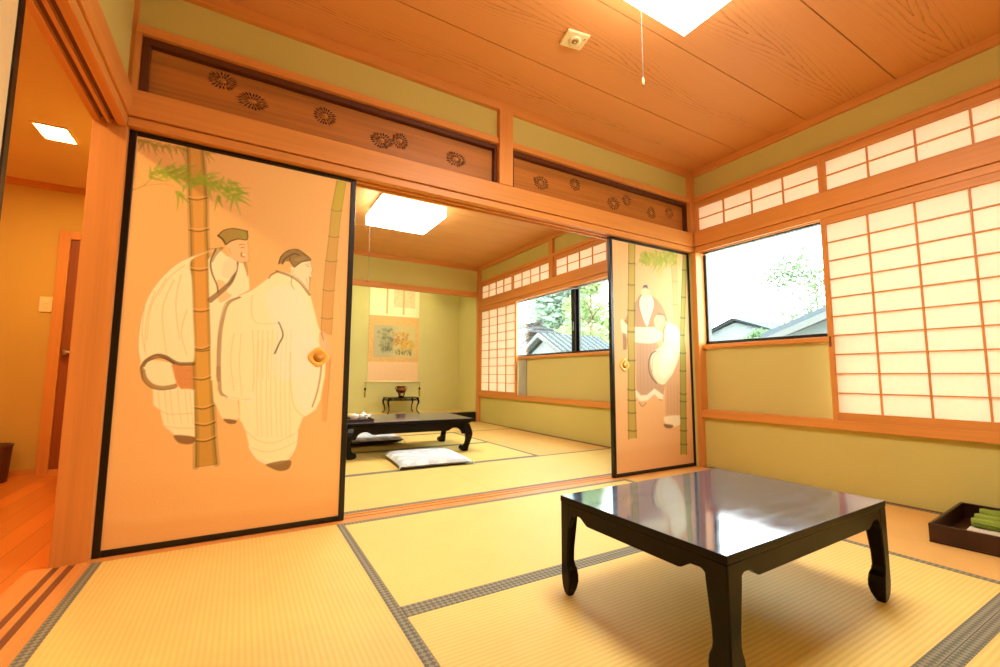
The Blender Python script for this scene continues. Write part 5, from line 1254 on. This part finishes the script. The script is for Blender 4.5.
mb = MB(); gable(mb, -2.6, .3, -4.75, 1.25, 2.14, 2.84, .10); mb.build('porch_roof', M['roof'], t)
MB().prism([(-5.75, 0), (-3.75, 0), (-3.75, 2.16), (-4.75, 2.72), (-5.75, 2.16)], 'x', -2.3, 0).build('porch_gable', M['houseplaster'], t)
for s in (-1, 1): MB().prism([(-4.75, 2.93), (-4.75+s*1.3, 2.20), (-4.75+s*1.3, 2.06), (-4.75, 2.77)], 'x', -2.68, -2.58).build('barge_board', M['housewood'], t)
MB().box(-1.4, .6, -1.9, 5.0, 0, 2.4).box(-.6, .5, -1.2, 4.4, 2.3, 3.5).build('walls', M['houseplaster'], t)
MB().box(-1.44, -1.38, -2.6, 4.6, .9, 2.0).build('dark_windows', M['housewood'], t)

def tree(label, x, y, h, r, mat, n, leaf, seed, trunk=.16, shape='round', dens=1.0):
    rr = random.Random(seed); t = thing('garden_tree', label, 'tree', (x, y, -.6), 0, 'garden trees')
    mb = MB(); mb.tube([(0, 0, 0), (.05, .03, h*.35), (.0, .05, h*.7), (.02, 0, h*.95)], [trunk, trunk*.8, trunk*.5, trunk*.15], 8)
    for k in range(9):
        a_ = rr.uniform(0, 2*PI); z = h*rr.uniform(.35, .8); mb.tube([(0, 0, z), (r*.4*math.cos(a_), r*.4*math.sin(a_), z+r*.2), (r*.8*math.cos(a_), r*.8*math.sin(a_), z+r*.35)], [trunk*.35, trunk*.2, trunk*.08], 5)
    mb.build('trunk', M['bark'], t, 0, True)
    blobs = []
    for k in range(16):
        a_ = rr.uniform(0, 2*PI)
        if shape == 'cone': f = rr.uniform(.1, 1); blobs.append((r*(1-f)*.8*math.cos(a_), r*(1-f)*.8*math.sin(a_), h*(.2+.8*f), r*(.5*(1-f)+.18)))
        else: q = r*rr.uniform(.1, .75); blobs.append((q*math.cos(a_), q*math.sin(a_), h*rr.uniform(.45, .92), r*rr.uniform(.28, .5)))
    V = []; F = []
    for k in range(n):
        bx_, by_, bz_, br_ = blobs[k % len(blobs)]
        d = Vector((rr.gauss(0, 1), rr.gauss(0, 1), rr.gauss(0, 1))).normalized()*br_*rr.uniform(.45, 1.05)
        p = Vector((bx_, by_, bz_))+d; u = Vector((rr.gauss(0, 1), rr.gauss(0, 1), rr.gauss(0, .6))).normalized(); w = u.cross(Vector((rr.gauss(0, 1), rr.gauss(0, 1), rr.gauss(0, 1)))).normalized(); s = leaf*rr.uniform(.6, 1.3)
        o = len(V); V += [p-u*s, p+w*s*.45, p+u*s, p-w*s*.45]; F.append((o, o+1, o+2, o+3))
    MB().add(V, F).build('foliage', mat, t)
tree('sparse pale tree rising behind the grey roof in the near window', 16.8, 7.3, 6.3, 2.0, M['leaf_d'], 2600, .085, 5, .06)
tree('low pale bush beside the grey roof in the near window', 12.0, 6.6, 2.6, .8, M['leaf_d'], 900, .085, 15, .06)
tree('broad blue green tree behind the tiled house', 20.5, 27.0, 9.2, 3.8, M['leaf_b'], 6000, .26, 6, .22)
tree('rounded pale green tree behind the left roof of the tiled house', 18.5, 33.0, 8.0, 3.2, M['leaf_a'], 4500, .26, 8, .2)
tree('tall yellow green conifer right of the black mullion', 18.6, 20.6, 8.8, 2.4, M['leaf_c'], 5200, .2, 9, .14, 'cone')
tree('bushy tree right of the tiled house', 17.6, 15.9, 6.0, 1.6, M['leaf_a'], 3000, .18, 10, .14)
tree('tree at the right edge of the inner window view', 16.6, 12.6, 5.4, 1.5, M['leaf_a'], 2600, .16, 12, .12)
tree('small bush in front of the tiled house', 7.6, 12.6, 2.1, .7, M['leaf_c'], 1000, .11, 13, .07)

# ================================================================== LIGHT, WORLD, CAMERA
w = bpy.data.worlds.new('sky'); S.world = w; w.use_nodes = True
bg = w.node_tree.nodes['Background']; bg.inputs[0].default_value = (.93, .97, 1.0, 1); bg.inputs[1].default_value = 4.2
cam = bpy.data.cameras.new('camera'); co = bpy.data.objects.new('camera', cam); COL.objects.link(co); S.camera = co
cam.sensor_width = 36; cam.lens = 438.6655*36/1000; cam.clip_start = .02
yaw, pit, rol = .52777, .09616, .0045
f = Vector((math.sin(yaw)*math.cos(pit), math.cos(yaw)*math.cos(pit), math.sin(pit))); r = Vector((math.cos(yaw), -math.sin(yaw), 0)); u = r.cross(f)
r2 = r*math.cos(rol)+u*math.sin(rol); u2 = u*math.cos(rol)-r*math.sin(rol)
co.matrix_world = Matrix(((r2.x, u2.x, -f.x, 0), (r2.y, u2.y, -f.y, 0), (r2.z, u2.z, -f.z, .73595), (0, 0, 0, 1)))
vs = S.view_settings; S.display_settings.display_device = 'sRGB'; vs.view_transform = 'Standard'; vs.look = 'None'; vs.exposure = 2.03; vs.gamma = 1; vs.use_curve_mapping = False
cy = S.cycles; cy.use_denoising = True; cy.max_bounces = 10; cy.diffuse_bounces = 6; cy.glossy_bounces = 4; cy.transparent_max_bounces = 12; cy.sample_clamp_indirect = 6
